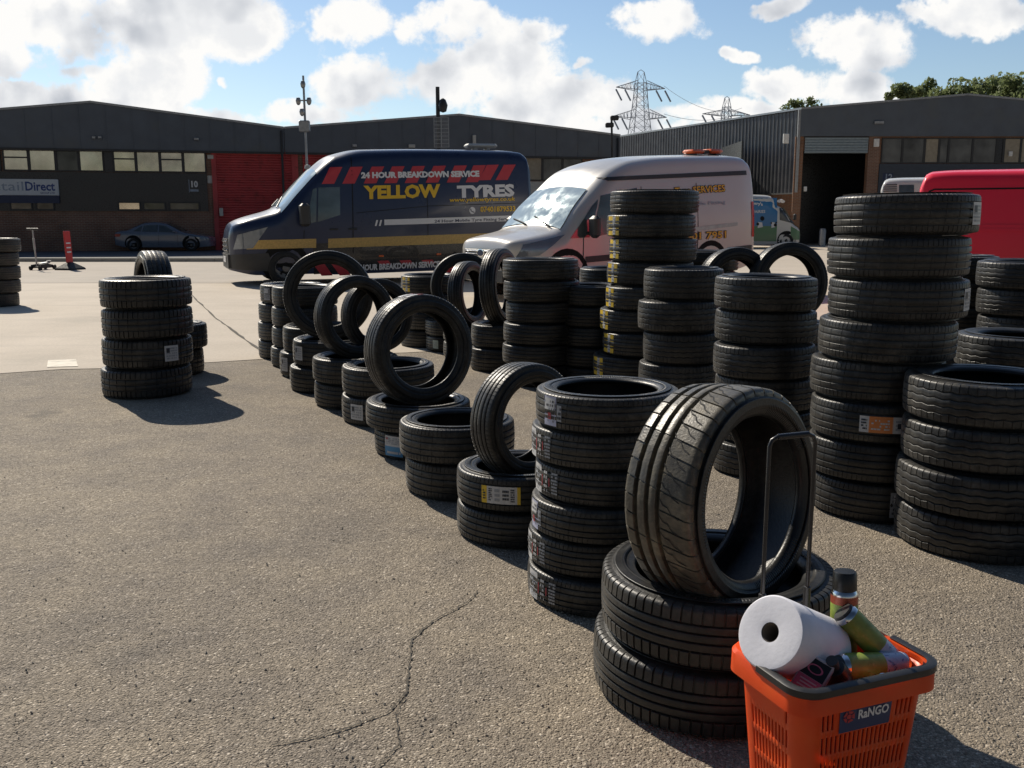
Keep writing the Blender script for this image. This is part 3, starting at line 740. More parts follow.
# ------------------------------------------------------------------ vehicles
class Body:
    def __init__(s, L, top, hw, zb, rc, belt, tum, crown=.05, tuck=.05, pexp=1.5):
        s.L, s.T, s.W, s.Z, s.RC, s.belt, s.tum, s.crown, s.tuck = L, top, hw, zb, rc, belt, tum, crown, tuck
        s.H = max(z for _, z in top); s.pexp = pexp
    def top(s, x): return pchip(s.T, x)
    def flat(s, x, z):
        hw = pchip(s.W, x); zb = pchip(s.Z, x)
        y = hw*(1 - s.tum*max(0., (z-s.belt)/(s.H-s.belt))**s.pexp)
        if z < zb+.32: y *= 1 - s.tuck*(1-(z-zb)/.32)**2
        return y
    def side(s, x, z):
        rc = pchip(s.RC, x); t = s.top(x)
        if z <= t-rc: return s.flat(x, z)
        k = min(rc, z-(t-rc)); return s.flat(x, t-rc) - rc + math.sqrt(max(0, rc*rc-k*k))
    def roof(s, x, y):
        rc = pchip(s.RC, x); t = s.top(x); ye = s.flat(x, t-rc)-rc; a = abs(y)
        if a <= ye: return t + s.crown*(1-(a/max(ye, .01))**2)
        return t - rc + math.sqrt(max(0, rc*rc-min(rc, a-ye)**2))
    def ring(s, x):
        zb = pchip(s.Z, x); rc = pchip(s.RC, x); t = s.top(x); half = []
        z1 = t-rc
        for k in range(13):
            z = zb + (z1-zb)*k/12; half.append((s.flat(x, z), z))
        y0 = s.flat(x, z1)-rc
        for k in range(1, 7):
            a = PI/2*k/6; half.append((y0+rc*cos(a), z1+rc*sin(a)))
        for k in range(1, 5):
            y = y0*(1-k/5); half.append((y, s.roof(x, y)))
        full = [(x, -y, z) for y, z in half] + [(x, 0, t+s.crown)] + [(x, y, z) for y, z in reversed(half)]
        return full
    def build(s, root, m, n=70, name='body'):
        mb = MB(); xs = sorted(set([s.L*i/n for i in range(n+1)] + [x for x, _ in s.T] + [.03, .06, .1, .15, .2, s.L-.03, s.L-.06, s.L-.1]))
        mb.loft([[Vector(p) for p in s.ring(x)] for x in xs], True, True)
        return mb.build(name, m, root, smooth=38)
    def sp(s, x, z, eps, sd): return Vector((x, sd*(s.side(x, z)+eps), z))
    def patch(s, mb, quad, eps, sd=-1, nx=10, nz=5):            # quad (x,z): bl, br, tr, tl
        vs = []
        for j in range(nz+1):
            for i in range(nx+1):
                u, v = i/nx, j/nz
                p = [(quad[0][k]*(1-u)+quad[1][k]*u)*(1-v) + (quad[3][k]*(1-u)+quad[2][k]*u)*v for k in (0, 1)]
                vs.append(s.sp(p[0], p[1], eps, sd))
        return mb.add(vs, [(j*(nx+1)+i, j*(nx+1)+i+1, (j+1)*(nx+1)+i+1, (j+1)*(nx+1)+i) for j in range(nz) for i in range(nx)])
    def line(s, mb, pts, w_, eps, sd=-1):                       # thin seam along a path of (x,z)
        for a, b in zip(pts[:-1], pts[1:]):
            d = Vector((b[0]-a[0], b[1]-a[1])).normalized()*w_/2; nx, nz = -d.y, d.x
            s.patch(mb, [(a[0]-nx, a[1]-nz), (b[0]-nx, b[1]-nz), (b[0]+nx, b[1]+nz), (a[0]+nx, a[1]+nz)], eps, sd, 4, 1)
    def text(s, mb, txt, quad, eps, sd=-1, bold=.02, shear=0.):
        def fn(u, v):
            p = [(quad[0][k]*(1-u)+quad[1][k]*u)*(1-v) + (quad[3][k]*(1-u)+quad[2][k]*u)*v for k in (0, 1)]
            return s.sp(p[0], p[1], eps, sd)
        put_text(mb, txt, fn, bold, shear)
    def disc(s, mb, xc, zc, r, eps, sd, n=24):
        zb = pchip(s.Z, xc)+.005
        pts = [(xc + r*cos(PI*2*k/n), max(zb, zc + r*sin(PI*2*k/n))) for k in range(n)]
        c = s.sp(xc, max(zb+.02, zc), eps, sd); rim = [s.sp(x, z, eps, sd) for x, z in pts]
        return mb.add([c]+rim, [(0, 1+k, 1+(k+1) % n) for k in range(n)])
    def screen(s, mb, x0, x1, w0, w1, eps, nx=8, ny=10):        # glass following the top surface
        vs = []
        for i in range(nx+1):
            u = i/nx; x = x0+(x1-x0)*u; ww = w0+(w1-w0)*u
            for j in range(ny+1):
                y = ww*(2*j/ny-1); vs.append((x-eps*.7*(1 if x1 > x0 else -1), y, s.roof(x, y)+eps))
        return mb.add(vs, [(i*(ny+1)+j, (i+1)*(ny+1)+j, (i+1)*(ny+1)+j+1, i*(ny+1)+j+1) for i in range(nx) for j in range(ny)])
M_VTYRE = mat('vehicle_tyre', (.018, .018, .018), .7, bump=.2)
M_RIM = mat('wheel_rim', (.14, .14, .145), .35, .6)
M_GLASS = mat('vehicle_glass', (.13, .15, .15), .08, .5, var=.5, scale=1.6, spec=.9)
M_SCREEN = glass('windscreen_glass', (.42, .52, .54), .03, .45)
M_LAMP = mat('headlamp_lens', (.26, .29, .33), .08, .5)
M_SEAM = mat('panel_seam', (.008, .008, .009), .8)
M_ARCH = mat('wheel_arch', (.006, .006, .006), .9)
M_REDLAMP = mat('red_lamp', (.45, .01, .01), .15)
def wheel(root, x, sd, yout, r=.34, w_=.23, zc=None, hub=True):
    zc = r if zc is None else zc
    m = Matrix.Translation((x, sd*(yout-w_/2), zc)) @ Matrix.Rotation(-sd*PI/2, 4, 'X')
    h = w_/2
    t = MB().lathe([(r*.62, h*.8), (r*.7, h), (r*.9, h), (r*.985, h*.8), (r, h*.5), (r, -h*.5), (r*.98, -h*.8), (r*.9, -h), (r*.62, -h*.8)], 36, m)
    o = t.build('wheel', M_VTYRE, root, smooth=40)
    q = MB().use(M_RIM)
    q.lathe([(r*.64, h*.82), (r*.60, h*.9), (r*.57, h*.55), (r*.28, h*.45), (r*.2, h*.75), (0, h*.78)], 30, m)
    q.use(M_ARCH)
    for k in range(8):
        a = 2*PI*k/8; c = Vector((r*.42*cos(a), r*.42*sin(a), h*.54))
        q.add([m @ (c + Vector((r*.07*cos(b_*PI/4), r*.07*sin(b_*PI/4), .004))) for b_ in range(8)], [tuple(range(8))])
    q.build('rim', parent=o, smooth=35, fix=False)
    return o
def wheels(root, B, xs, pitch=0., r=.34):
    for x in xs:
        for sd in (-1, 1): ar = MB(); B.disc(ar, x, r+.04, r+.11, .004, sd); ar.build('wheel_arch', M_ARCH, root, fix=False)
    for x in xs:
        for sd in (-1, 1):
            wheel(root, x, sd, B.flat(x, r+.25)+.016, r, zc=r-x*sin(pitch))
def mirror(root, B, x, z, sd, m, sz=(.12, .22, .34)):
    y = B.side(x, z)
    mb = MB().cbox((x, sd*(y+.08+sz[1]/2), z), sz, .05); mb.tube([(x+.02, sd*(y-.02), z-sz[2]*.3), (x, sd*(y+.12), z-sz[2]*.25)], .03, 6)
    return mb.build('mirror', m, root, smooth=40)
VT = [(0, .92), (.03, 1.06), (.09, 1.15), (.32, 1.25), (.80, 1.38), (.93, 1.43), (1.35, 1.83), (1.72, 2.19), (2.1, 2.46), (2.7, 2.58), (4, 2.60), (5.6, 2.59), (6.0, 2.56), (6.13, 2.48), (6.2, 2.30)]
VW = [(0, .60), (.05, .70), (.12, .79), (.3, .91), (.7, .985), (1.2, 1.02), (5.8, 1.02), (6.12, 1.0), (6.2, .95)]
VZ = [(0, .30), (.5, .20), (1.6, .19), (2, .16), (5.5, .17), (6.2, .30)]
VR = [(0, .12), (.5, .22), (1., .28), (1.7, .32), (2.4, .26), (4, .20), (6.2, .2)]
def sx(tab, k): return [(x*k, v) for x, v in tab]

M_ORANGE = mat('orange_beacon', (.75, .14, .03), .2)
# --- navy breakdown van
M_NAVY = paint('navy_van_paint', (.013, .024, .070), .3, .3, damt=.02)
M_VBLK = mat('black_lower_film', (.010, .010, .012), .3, coat=.4, dirt=(.025, .023, .022), dscale=4)
M_YEL = mat('yellow_film', (.80, .50, .03), .45, var=.06)
M_GOLD = mat('gold_film', (.55, .36, .11), .45, var=.18, scale=30)
M_RFILM = mat('red_film', (.50, .045, .06), .4, var=.06)
M_WFILM = mat('white_film', (.74, .74, .76), .4, var=.05)
A = ground(233, 287); yaw = R_(21); K = 1.07; pitch = R_(1.0)
nv = empty('breakdown_van', A + Vector((-sin(yaw), cos(yaw), 0))*1.0*K, (0, -pitch, yaw), 'navy breakdown van with Yellow Tyres lettering and red slashes', 'van'); nv.scale = (K, K, K)
bpy.context.view_layer.update()
MV = mtx(nv)
BV = Body(6.2, VT, VW, VZ, VR, 1.15, .13, .05)
P = lambda px, py: hit(MV, px, py, -1.0)
def quad(x0, y0, x1, y1, dy=0., P=P, skew=0.):               # picture-measured quad bl, br, tr, tl; dy = rise of the right end
    return [P(x0, y1), P(x1, y1-dy), P(x1+skew, y0-dy), P(x0+skew, y0)]
BV.build(nv, M_NAVY)
# dark lower skirt, bumper and grille
mb = MB()
for sd in (-1, 1): BV.patch(mb, [(.0, .33), (6.19, .4), (6.19, .98), (.0, .66)] if False else [(1.55, .18), (6.1, .33), (6.1, .86), (1.55, .78)], .004, sd, 24, 4)
mb.build('lower_panel', M_VBLK, nv, smooth=30, fix=False)
bp = MB()
for sd in (-1, 1): BV.patch(bp, [(0.0, .33), (.80, .26), (.70, .62), (0.0, .60)], .014, sd, 12, 5)
bp.span((-.03, -.62, .33), (.03, .62, .60)); bp.build('bumper', M_DGREY, nv, smooth=40)
gr = MB().use(M_DGREY); gr.span((-.012, -.56, .63), (.02, .56, .90)); gr.use(M_CHROME)
for k in range(3): gr.cbox((-.025, 0, .68+.085*k), (.03, 1.0-.1*k, .032), .01)
gr.build('grille', parent=nv)
for sd in (-1, 1):
    hl = MB(); BV.patch(hl, [(.07, .70), (.42, .72), (.72, 1.12), (.16, .98)], .012, sd, 8, 5); hl.build('headlight', M_LAMP, nv, smooth=30, fix=False)
MB().span((-.045, -.26, .44), (-.035, .26, .55)).build('number_plate', M_WFILM, nv)
sc_ = MB(); BV.screen(sc_, 1.0, 1.72, .95, .86, .012, 8, 16); sc_.build('windscreen', M_SCREEN, nv, smooth=True, fix=False)
mb = MB()
mb.tube([(.95, -.6, BV.roof(.95, .6)+.03), (1.15, .02, BV.roof(1.15, .02)+.03)], .012, 5); mb.tube([(.95, .1, BV.roof(.95, .1)+.03), (1.15, .66, BV.roof(1.15, .6)+.03)], .012, 5); mb.build('wiper', M_DGREY, nv)
for sd in (-1, 1):
    sw = MB()
    if sd < 0:
        q1 = [P(306, 224), P(316, 222), P(317, 188), P(313, 189)]; q2 = [P(317.5, 222), P(340, 215), P(340, 187), P(318.5, 187.5)]
    BV.patch(sw, q1, .008, sd, 5, 6); BV.patch(sw, q2, .008, sd, 6, 6)
    sw.build('side_window', M_GLASS, nv, smooth=30, fix=False)
    mirror(nv, BV, P(303, 212)[0], P(303, 215)[1], sd, M_DGREY, (.2, .22, .44))
def seam(B, root, pts, w_=.012, sd=-1, name='door_seam'):
    s_ = MB(); B.line(s_, pts, w_, .006, sd); return s_.build(name, M_SEAM, root, fix=False)
seam(BV, nv, [P(352, 157), P(352.5, 175), P(353, 262)], .018); seam(BV, nv, [P(427, 170), P(428, 264)], .014); seam(BV, nv, [P(304, 230), P(303, 256)])
seam(BV, nv, [P(356, 213), P(428, 206), P(520, 203)], name='slide_rail')
st = MB(); BV.patch(st, quad(247, 240.5, 316, 249.5, 1.8), .007, -1, 16, 2); BV.patch(st, quad(328, 238.7, 478, 248, 5.2), .007, -1, 26, 2); BV.patch(st, quad(478, 233.5, 523, 242.8, 1.5), .007, -1, 8, 2)
st.build('gold_stripe', M_GOLD, nv, fix=False)
for x in (322, 342.5, 364, 384.5, 405, 426, 447, 466):   # slashes along the top; the middle ones sit behind the lettering
    dy = (x-322)*.012
    rs = MB(); BV.patch(rs, quad(x, 167-dy, x+12.5, 184-dy, .3, skew=8.5), .006, -1, 4, 5); rs.build('red_slash', M_RFILM, nv, fix=False)
for x in (479, 496): rs = MB(); BV.patch(rs, quad(x, 166-(x-322)*.008, x+12, 181.5-(x-322)*.008, .3, skew=9), .006, -1, 4, 5); rs.build('red_slash', M_RFILM, nv, fix=False)
for x in (322, 340, 448): rs = MB(); BV.patch(rs, quad(x, 264-(x-322)*.02, x+11, 276-(x-322)*.02, .5, skew=-9), .009, -1, 4, 4); rs.build('red_slash', M_RFILM, nv, fix=False)
for x in (380, 402, 424): rs = MB(); BV.patch(rs, quad(x, 262-(x-322)*.02, x+11, 266-(x-322)*.02, .5, skew=-3), .009, -1, 4, 2); rs.build('red_slash', M_RFILM, nv, fix=False)
def line_of(B, root, m, txt, q_, eps, sd=-1, bold=.02, shear=0., name='lettering'):
    t_ = MB().use(m); B.text(t_, txt, q_, eps, sd, bold, shear); return t_.build(name, parent=root, fix=False)
line_of(BV, nv, M_WFILM, '24 HOUR BREAKDOWN SERVICE', quad(361.5, 172, 480, 178.4, 1.6), .013, -1, .06)
line_of(BV, nv, M_WFILM, 'TYRES', quad(457, 185.5, 514.5, 198.2, 1.7), .013, -1, .05)
line_of(BV, nv, M_WFILM, '24 HOUR BREAKDOWN SERVICE', quad(352, 265, 439.5, 271.3, 4.2), .013, -1, .05)
line_of(BV, nv, M_YEL, 'YELLOW', quad(363.5, 185.5, 440.5, 199.5, 1.8), .013, -1, .05)
line_of(BV, nv, M_YEL, 'www.yellowtyres.co.uk', quad(449.5, 197.8, 515, 203.3, 1.2), .013, -1, .02, .15)
line_of(BV, nv, M_YEL, '07401879533', quad(480, 206.6, 515, 212.2, .8), .013, -1, .03)
wb = MB().use(M_WFILM); BV.patch(wb, quad(384, 219.6, 524, 225.2, 4.6), .008, -1, 24, 2)
for x in (374.5, 378.5): BV.patch(wb, quad(x, 220, x+1.8, 226, 0, skew=1.5), .008, -1, 2, 2)
ho = [P(472+3.4*cos(a)*.9, 210.5+3.6*sin(a)) for a in [k*PI/8 for k in range(16)]]
c = BV.sp(*P(472, 210.5), .012, -1); hs = [BV.sp(x, z, .012, -1) for x, z in ho]; wb.add([c]+hs, [(0, 1+k, 1+(k+1) % 16) for k in range(16)])
wb.build('white_strip', parent=nv, fix=False)
tx = MB().use(M_NAVY); BV.text(tx, '24 Hour Mobile Tyre Fitting Service', quad(434, 219.8, 513, 223.6, 2.6), .013, -1, .02)
BV.line(tx, [P(470.2, 208.6), P(470.8, 211), P(474, 212.6)], .022, .015); tx.build('strip_lettering', parent=nv, fix=False)
lb = MB().use(M_CREAM); xa = P(477, 149)[0]; xb = P(508, 148)[0]
lb.cbox(((xa+xb)/2, -.25, 2.72), (xb-xa, .28, .09), .035)
for x in (xa+.2, xb-.2): lb.box((x, -.25, 2.655), (.07, .2, .06))
lb.build('light_bar', parent=nv, smooth=40)
for sd in (-1, 1):
    rl = MB(); BV.patch(rl, [(6.06, .95), (6.17, .95), (6.17, 1.6), (6.06, 1.6)], .01, sd, 3, 6); rl.build('tail_light', M_REDLAMP, nv, fix=False)
for x, z in ((1.98, 1.05), (2.35, 1.05)):
    q_ = BV.sp(x, z, .012, -1); MB().cbox(q_, (.17, .03, .035), .01).build('door_handle', M_DGREY, nv)
fl = MB(); BV.patch(fl, [(2.05, .42), (2.22, .42), (2.22, .55), (2.05, .55)], .008, -1, 3, 3); fl.build('fuel_flap', M_NAVY, nv, fix=False)
for x in (2.9, 4.1, 5.4): q_ = BV.sp(x, .5, .012, -1); MB().cbox(q_, (.10, .025, .04), .008).build('side_marker', M_ORANGE, nv)
wheels(nv, BV, (1.02, 4.85), pitch)

# --- silver high-roof van
M_SILV = paint('silver_van_paint', (.55, .535, .51), .34, .5, damt=.08, metal=.2)
ST = [(0, .80), (.03, .90), (.1, .97), (.4, 1.03), (.85, 1.11), (.95, 1.15), (1.3, 1.50), (1.68, 1.80), (2.1, 2.10), (2.6, 2.25), (3.4, 2.31), (5.0, 2.34), (5.3, 2.32), (5.45, 2.24), (5.53, 2.0)]
SW = [(0, .58), (.05, .70), (.12, .78), (.3, .90), (.7, .975), (1.2, 1.0), (5.1, 1.0), (5.45, .98), (5.53, .93)]
SZ = [(0, .32), (.5, .24), (5, .26), (5.53, .36)]
yaw = R_(35); pitch = R_(1.6)
A = ground(484, 300)
sv = empty('high_roof_van', A, (0, -pitch, yaw), 'silver high roof van with orange light bar and yellow lettering', 'van'); sv.scale = (1.03,)*3
SVM = mtx(sv); PS = lambda px, py: hit(SVM, px, py, -.97)
BS = Body(5.53, ST, SW, SZ, sx(VR, .9), 1.1, .17, .05)
BS.build(sv, M_SILV)
bp = MB()
for sd in (-1, 1): BS.patch(bp, [(0.0, .32), (.75, .26), (.62, .52), (0.0, .50)], .012, sd, 10, 4)
bp.span((-.03, -.6, .32), (.03, .6, .5)); bp.build('bumper', M_DGREY, sv, smooth=40)
for z0, z1, ww in ((.52, .66, .50), (.72, .84, .52)):
    gr = MB().use(M_DGREY); gr.cbox((-.008, 0, (z0+z1)/2), (.03, ww*2, z1-z0), .012); gr.use(M_CHROME)
    gr.cbox((-.024, 0, z0+.045), (.02, ww*1.86, .016), .006); gr.cbox((-.024, 0, z1-.03), (.02, ww*1.86, .022), .008); gr.build('grille', parent=sv)
em = MB().use(M_NAVYSIGN).lathe([(0, .016), (.09, .012), (.10, 0)], 24, Matrix.Translation((-.036, 0, .78)) @ Matrix.Rotation(-PI/2, 4, 'Y') @ Matrix.Diagonal((.55, 1, 1, 1)))
em.use(M_CHROME).lathe([(.095, .012), (.115, .010), (.115, -.005)], 24, Matrix.Translation((-.036, 0, .78)) @ Matrix.Rotation(-PI/2, 4, 'Y') @ Matrix.Diagonal((.55, 1, 1, 1)))
em.build('badge', parent=sv, smooth=40)
for sd in (-1, 1):
    hl = MB(); BS.patch(hl, [(.10, .70), (.46, .74), (.98, 1.05), (.22, .92)], .012, sd, 8, 5); hl.build('headlight', M_LAMP, sv, smooth=30, fix=False)
s_ = MB(); BS.screen(s_, .97, 1.64, .84, .72, .012); s_.build('windscreen', M_SCREEN, sv, smooth=True, fix=False)
mb = MB()
for ya, yb in ((-.62, .0), (.05, .62)): mb.tube([(.93, ya, BS.roof(.93, ya)+.03), (1.08, yb, BS.roof(1.08, yb)+.03)], .014, 5)
mb.build('wiper', M_DGREY, sv)
for sd in (-1, 1):
    sw = MB()
    BS.patch(sw, [(1.05, .99), (1.45, .99), (1.68, 1.60), (1.52, 1.48)], .008, sd, 5, 6); BS.patch(sw, [(1.49, .99), (2.55, 1.10), (2.55, 1.78), (1.74, 1.66)], .008, sd, 8, 6)
    sw.build('side_window', M_GLASS, sv, smooth=30, fix=False)
    mirror(sv, BS, 1.42, 1.16, sd, M_DGREY, (.14, .2, .36))
for x, z in ((1.30, 1.1), (2.62, 1.8), (3.95, 1.85)): seam(BS, sv, [(x, .34), (x+.03, z)], .014)
gu = MB(); BS.patch(gu, [(1.95, 1.90), (5.33, 1.99), (5.33, 2.07), (1.85, 1.96)], .012, -1, 30, 2); gu.build('roof_gutter', M_DGREY, sv, fix=False)
sr = MB(); BS.patch(sr, [PS(690, 227.5), PS(736, 222.4), PS(736, 225.6), PS(690, 232.)], .012, -1, 12, 2); sr.build('slide_rail', M_STEEL, sv, fix=False)
for m_, eps, gx, bd in ((M_DGREY, .011, 0., .075), (M_YEL, .016, .6, .02)):
    line_of(BS, sv, m_, 'Tyre SERVICES', quad(675+gx, 187+gx, 726.5-gx, 197-gx, 3.0, P=PS), eps, -1, bd)
    line_of(BS, sv, m_, '07401 7951', quad(672+gx, 233+gx, 725-gx, 241.5-gx, 3.0, P=PS), eps, -1, bd)
line_of(BS, sv, M_GREYTXT, 'Mobile Fitting', quad(686, 202.5, 725, 207, 2.2, P=PS), .012, -1, .01)
xa, xb = hit(SVM, 686, 153, -.35)[0], hit(SVM, 719, 152, -.35)[0]; zr = BS.roof((xa+xb)/2, .35)
lb = MB().use(M_ORANGE); mid = (xa+xb)/2
lb.cbox(((xa+mid)/2-.02, -.35, zr+.055), (mid-xa-.1, .28, .075), .03); lb.cbox(((xb+mid)/2+.02, -.35, zr+.065), (xb-mid-.1, .28, .085), .035)
lb.use(M_DGREY).box((mid, -.35, zr+.05), (.14, .2, .07))
for x in (xa+.15, xb-.15): lb.box((x, -.35, zr+.02), (.08, .2, .06))
lb.build('light_bar', parent=sv, smooth=40)
for sd in (-1, 1):
    rl = MB(); BS.patch(rl, [(5.40, .85), (5.50, .85), (5.50, 1.5), (5.40, 1.5)], .01, sd, 3, 6); rl.build('tail_light', M_REDLAMP, sv, fix=False)
for x, z in ((2.42, .98), (2.80, .98)):
    q_ = BS.sp(x, z, .012, -1); MB().cbox(q_, (.17, .03, .035), .01).build('door_handle', M_SILV, sv)
for a_, b_ in ((1.36, 2.58), (2.68, 3.75), (4.75, 5.4)):
    q_ = MB(); BS.patch(q_, [(a_, .58), (b_, .60), (b_, .70), (a_, .68)], .016, -1, 12, 2); q_.build('side_moulding', M_DGREY, sv, fix=False)
wheels(sv, BS, (.98, 4.3), pitch)

# --- red panel van heading out of frame, white van beyond it
M_REDV = paint('red_van_paint', (.92, .022, .06), .36, .2, damt=.02)
M_WHTV = paint('white_van_paint', (.66, .66, .64), .35, .6, damt=.15)
def back_van(name, px_rear, Y, H, L, m, label, yaw=0.):
    kz = H/2.6
    T = [(x*L/6.2, z*kz) for x, z in VT]; n = len(T)
    T = T[:-4] + [(L-.5, H), (L-.16, H-.015), (L-.06, H-.06), (L, H-.22)]
    B = Body(L, T, sx(VW, L/6.2), sx(VZ, L/6.2), [(0, .12), (.8, .24), (2, .2), (L, .13)], 1.0, .12, .05)
    x = at_y(px_rear, 220, Y).x - .95*sin(yaw)
    r = empty(name, (x + L*cos(yaw), Y + .95 + L*sin(yaw), .004), (0, 0, PI+yaw), label, 'van')
    B.build(r, m)
    return r, B
rv, BR = back_van('panel_van', 920, 13.3, 2.0, 4.9, M_REDV, 'bright red panel van parked behind the tall tyre stack', R_(-24))
RM = mtx(rv); PR = lambda px, py: hit(RM, px, py, .95)
mo = MB(); L = 4.9
zt = PR(960, 189)[1]; xr = PR(926, 200)[0]
pts = [(xr, .55), (xr, zt-.10), (xr-.03, zt-.03), (xr-.10, zt), (2.2, zt)]
BR.line(mo, pts, .022, .004, 1); mo.build('panel_seam', M_SEAM, rv, fix=False)
cr = MB(); zc = PR(960, 228)[1]
for k, (h_, e) in enumerate(((.0, .0), (.03, .022), (.10, .0))): pass
BR.patch(cr, [(.9, zc-.07), (L-.25, zc-.03), (L-.25, zc+.0), (.9, zc-.02)], .02, 1, 20, 1); BR.patch(cr, [(.9, zc-.02), (L-.25, zc), (L-.25, zc+.05), (.9, zc+.04)], .012, 1, 20, 1)
cr.build('side_moulding', M_REDV, rv, smooth=True, fix=False)
s_ = MB(); BR.screen(s_, .85, 1.35, .78, .68, .012); s_.build('windscreen', M_SCREEN, rv, fix=False)
for sd in (-1, 1):
    sw = MB(); BR.patch(sw, [(1.1, 1.05), (2.0, 1.08), (2.0, 1.6), (1.45, 1.6)], .008, sd, 8, 5); sw.build('side_window', M_GLASS, rv, fix=False)
    rl = MB(); BR.patch(rl, [(L-.12, .8), (L-.03, .8), (L-.03, 1.2), (L-.12, 1.2)], .01, sd, 3, 6); rl.build('tail_light', M_REDLAMP, rv, fix=False)
wheels(rv, BR, (.85, 3.75), r=.32)
wv, BW_ = back_van('white_van', 880, 21.5, 2.25, 5.0, M_WHTV, 'white van mostly hidden behind the red van with a vent showing', R_(-22))
WM = mtx(wv); PW = lambda px, py: hit(WM, px, py, .93)
vt = MB().use(M_DGREY)
for k in range(4): BW_.patch(vt, quad(883, 184.4+k*2.1, 897, 185.4+k*2.1, .2, P=PW), .012, 1, 4, 1)
vt.build('vent', parent=wv, fix=False)
sw = MB(); BW_.patch(sw, quad(899, 185, 914, 193, .2, P=PW), .01, 1, 4, 3); sw.build('side_window', M_GLASS, wv, fix=False)
wheels(wv, BW_, (.9, 3.8), r=.33)

# --- small grocery delivery van by the open doorway
M_BLUEV = paint('sky_blue_wrap', (.03, .18, .42), .35, .5, damt=.05); M_GREENV = paint('green_wrap', (.05, .20, .09), .35, .5, damt=.08)
c = at_y(803.5, 220, 46.5); L = 5.6
DT = [(0, .72), (.04, .86), (.12, .96), (.35, 1.12), (.48, 1.24), (.75, 1.62), (1.0, 1.93), (1.2, 2.04), (1.32, 2.1), (1.4, 2.36), (1.52, 2.48), (1.8, 2.52), (3, 2.55), (5.4, 2.55), (5.55, 2.5), (5.6, 2.4)]
dv_ = empty('delivery_van', (c.x, 46.5+.9, .004), (0, 0, PI + R_(-4)), 'small blue and green delivery van with white cab door', 'van')
DM = mtx(dv_); PD = lambda px, py: hit(DM, px, py, .96)
BD = Body(L, DT, sx(VW, L/6.2), sx(VZ, L/6.2), sx(VR, L/6.2), 1.1, .06, .04)
BD.build(dv_, M_WHTV)
q = MB(); zm = PD(770, 226)[1]; xd = PD(777, 220)[0]
BD.patch(q, [(xd, zm), (L-.01, zm), (L-.01, 2.40), (xd, 2.40)], .008, 1, 16, 6); pass
q.build('blue_side_panel', M_BLUEV, dv_, smooth=True, fix=False)
q = MB(); BD.patch(q, [(xd, .33), (L-.01, .36), (L-.01, zm), (xd, zm)], .010, 1, 14, 4); BD.patch(q, [(.02, .40), (.52, .40), (.54, 1.05), (.05, .80)], .01, 1, 12, 5)
q.build('green_side_panel', M_GREENV, dv_, smooth=True, fix=False)
bn = MB(); BD.screen(bn, .06, .42, .60, .80, .010); bn.build('bonnet', M_GREENV, dv_, smooth=True, fix=False)
s_ = MB(); BD.screen(s_, .52, .96, .80, .72, .012); s_.build('windscreen', M_GLASS, dv_, fix=False)
sw = MB(); BD.patch(sw, [PD(795, 224), PD(779.5, 220), PD(779.5, 208), PD(785, 207.5)], .014, 1, 5, 5); sw.build('side_window', M_PANE2, dv_, fix=False)
mirror(dv_, BD, PD(795, 218)[0], PD(795, 217)[1], 1, M_DGREY, (.14, .2, .3))
tx = MB().use(M_WFILM)
def arch(u, v):
    px = 751 + 11.5*u; py = 205.6 - 4.2*v + 1.6*(u-.1)**2
    return BD.sp(*PD(px, py), .02, 1)
put_text(tx, "mary's", arch, .04); BD.text(tx, 'DAIRIES', [PD(752, 213), PD(765, 213), PD(765, 210), PD(752, 210)], .02, 1, .02)
for cx, cy, rx in ((775, 201, 2.8), (772.5, 201.8, 2.2), (777, 202, 2.2)):
    p = [BD.sp(*PD(cx+rx*cos(k*PI/6), cy+1.5*sin(k*PI/6)), .018+.002*cx%2, 1) for k in range(12)]; tx.add(p, [tuple(range(12))])
for cx, w_ in ((760, 2.6), (773, 2.0)):                                   # white patches of the grazing cows
    tx.add([BD.sp(*PD(cx-w_, 228+a), .02, 1) for a in (0,)] + [BD.sp(*PD(cx+w_, 227), .02, 1), BD.sp(*PD(cx+w_*.7, 222.5), .02, 1), BD.sp(*PD(cx-w_*.9, 222), .02, 1)], [(0, 1, 2, 3)])
tx.build('white_lettering', parent=dv_, fix=False)
tx = MB().use(M_SEAM)
for cx, cy, r_ in ((757.5, 224, 1.4), (762, 218.5, 2.2), (775, 225, 1.6), (771, 223, .9), (776, 222.5, .8)):
    tx.add([BD.sp(*PD(cx+r_*cos(k*PI/4), cy+r_*1.1*sin(k*PI/4)), .024, 1) for k in range(8)], [tuple(range(8))])
tx.build('cow_picture', parent=dv_, fix=False)
wheels(dv_, BD, (.72, 4.3), r=.34)

# --- grey saloon in the shade of the left unit
M_CARP = paint('blue_grey_car_paint', (.16, .19, .25), .25, .9, damt=.05)
CT = [(0, .56), (.04, .66), (.12, .71), (.7, .82), (1.2, .92), (1.35, .97), (1.75, 1.19), (2.15, 1.36), (2.6, 1.43), (3.1, 1.40), (3.6, 1.22), (4.05, 1.02), (4.4, .98), (4.62, .93), (4.7, .72)]
CW = [(0, .55), (.05, .66), (.15, .76), (.4, .85), (1, .89), (3.8, .89), (4.4, .84), (4.62, .76), (4.7, .66)]
CZ = [(0, .24), (.6, .19), (4.1, .2), (4.7, .34)]
CR_ = [(0, .06), (.6, .1), (1.3, .12), (2, .16), (3.2, .16), (4, .12), (4.7, .1)]
c0 = ground(208, 251.5); kc = .87
cr = empty('saloon_car', (c0.x, c0.y+.8, .012), (0, 0, PI+R_(2)), 'blue grey saloon car parked under the office windows', 'car'); cr.scale = (kc,)*3
BC = Body(4.7, CT, CW, CZ, CR_, .86, .24, .03, pexp=1.0)
BC.build(cr, M_CARP)
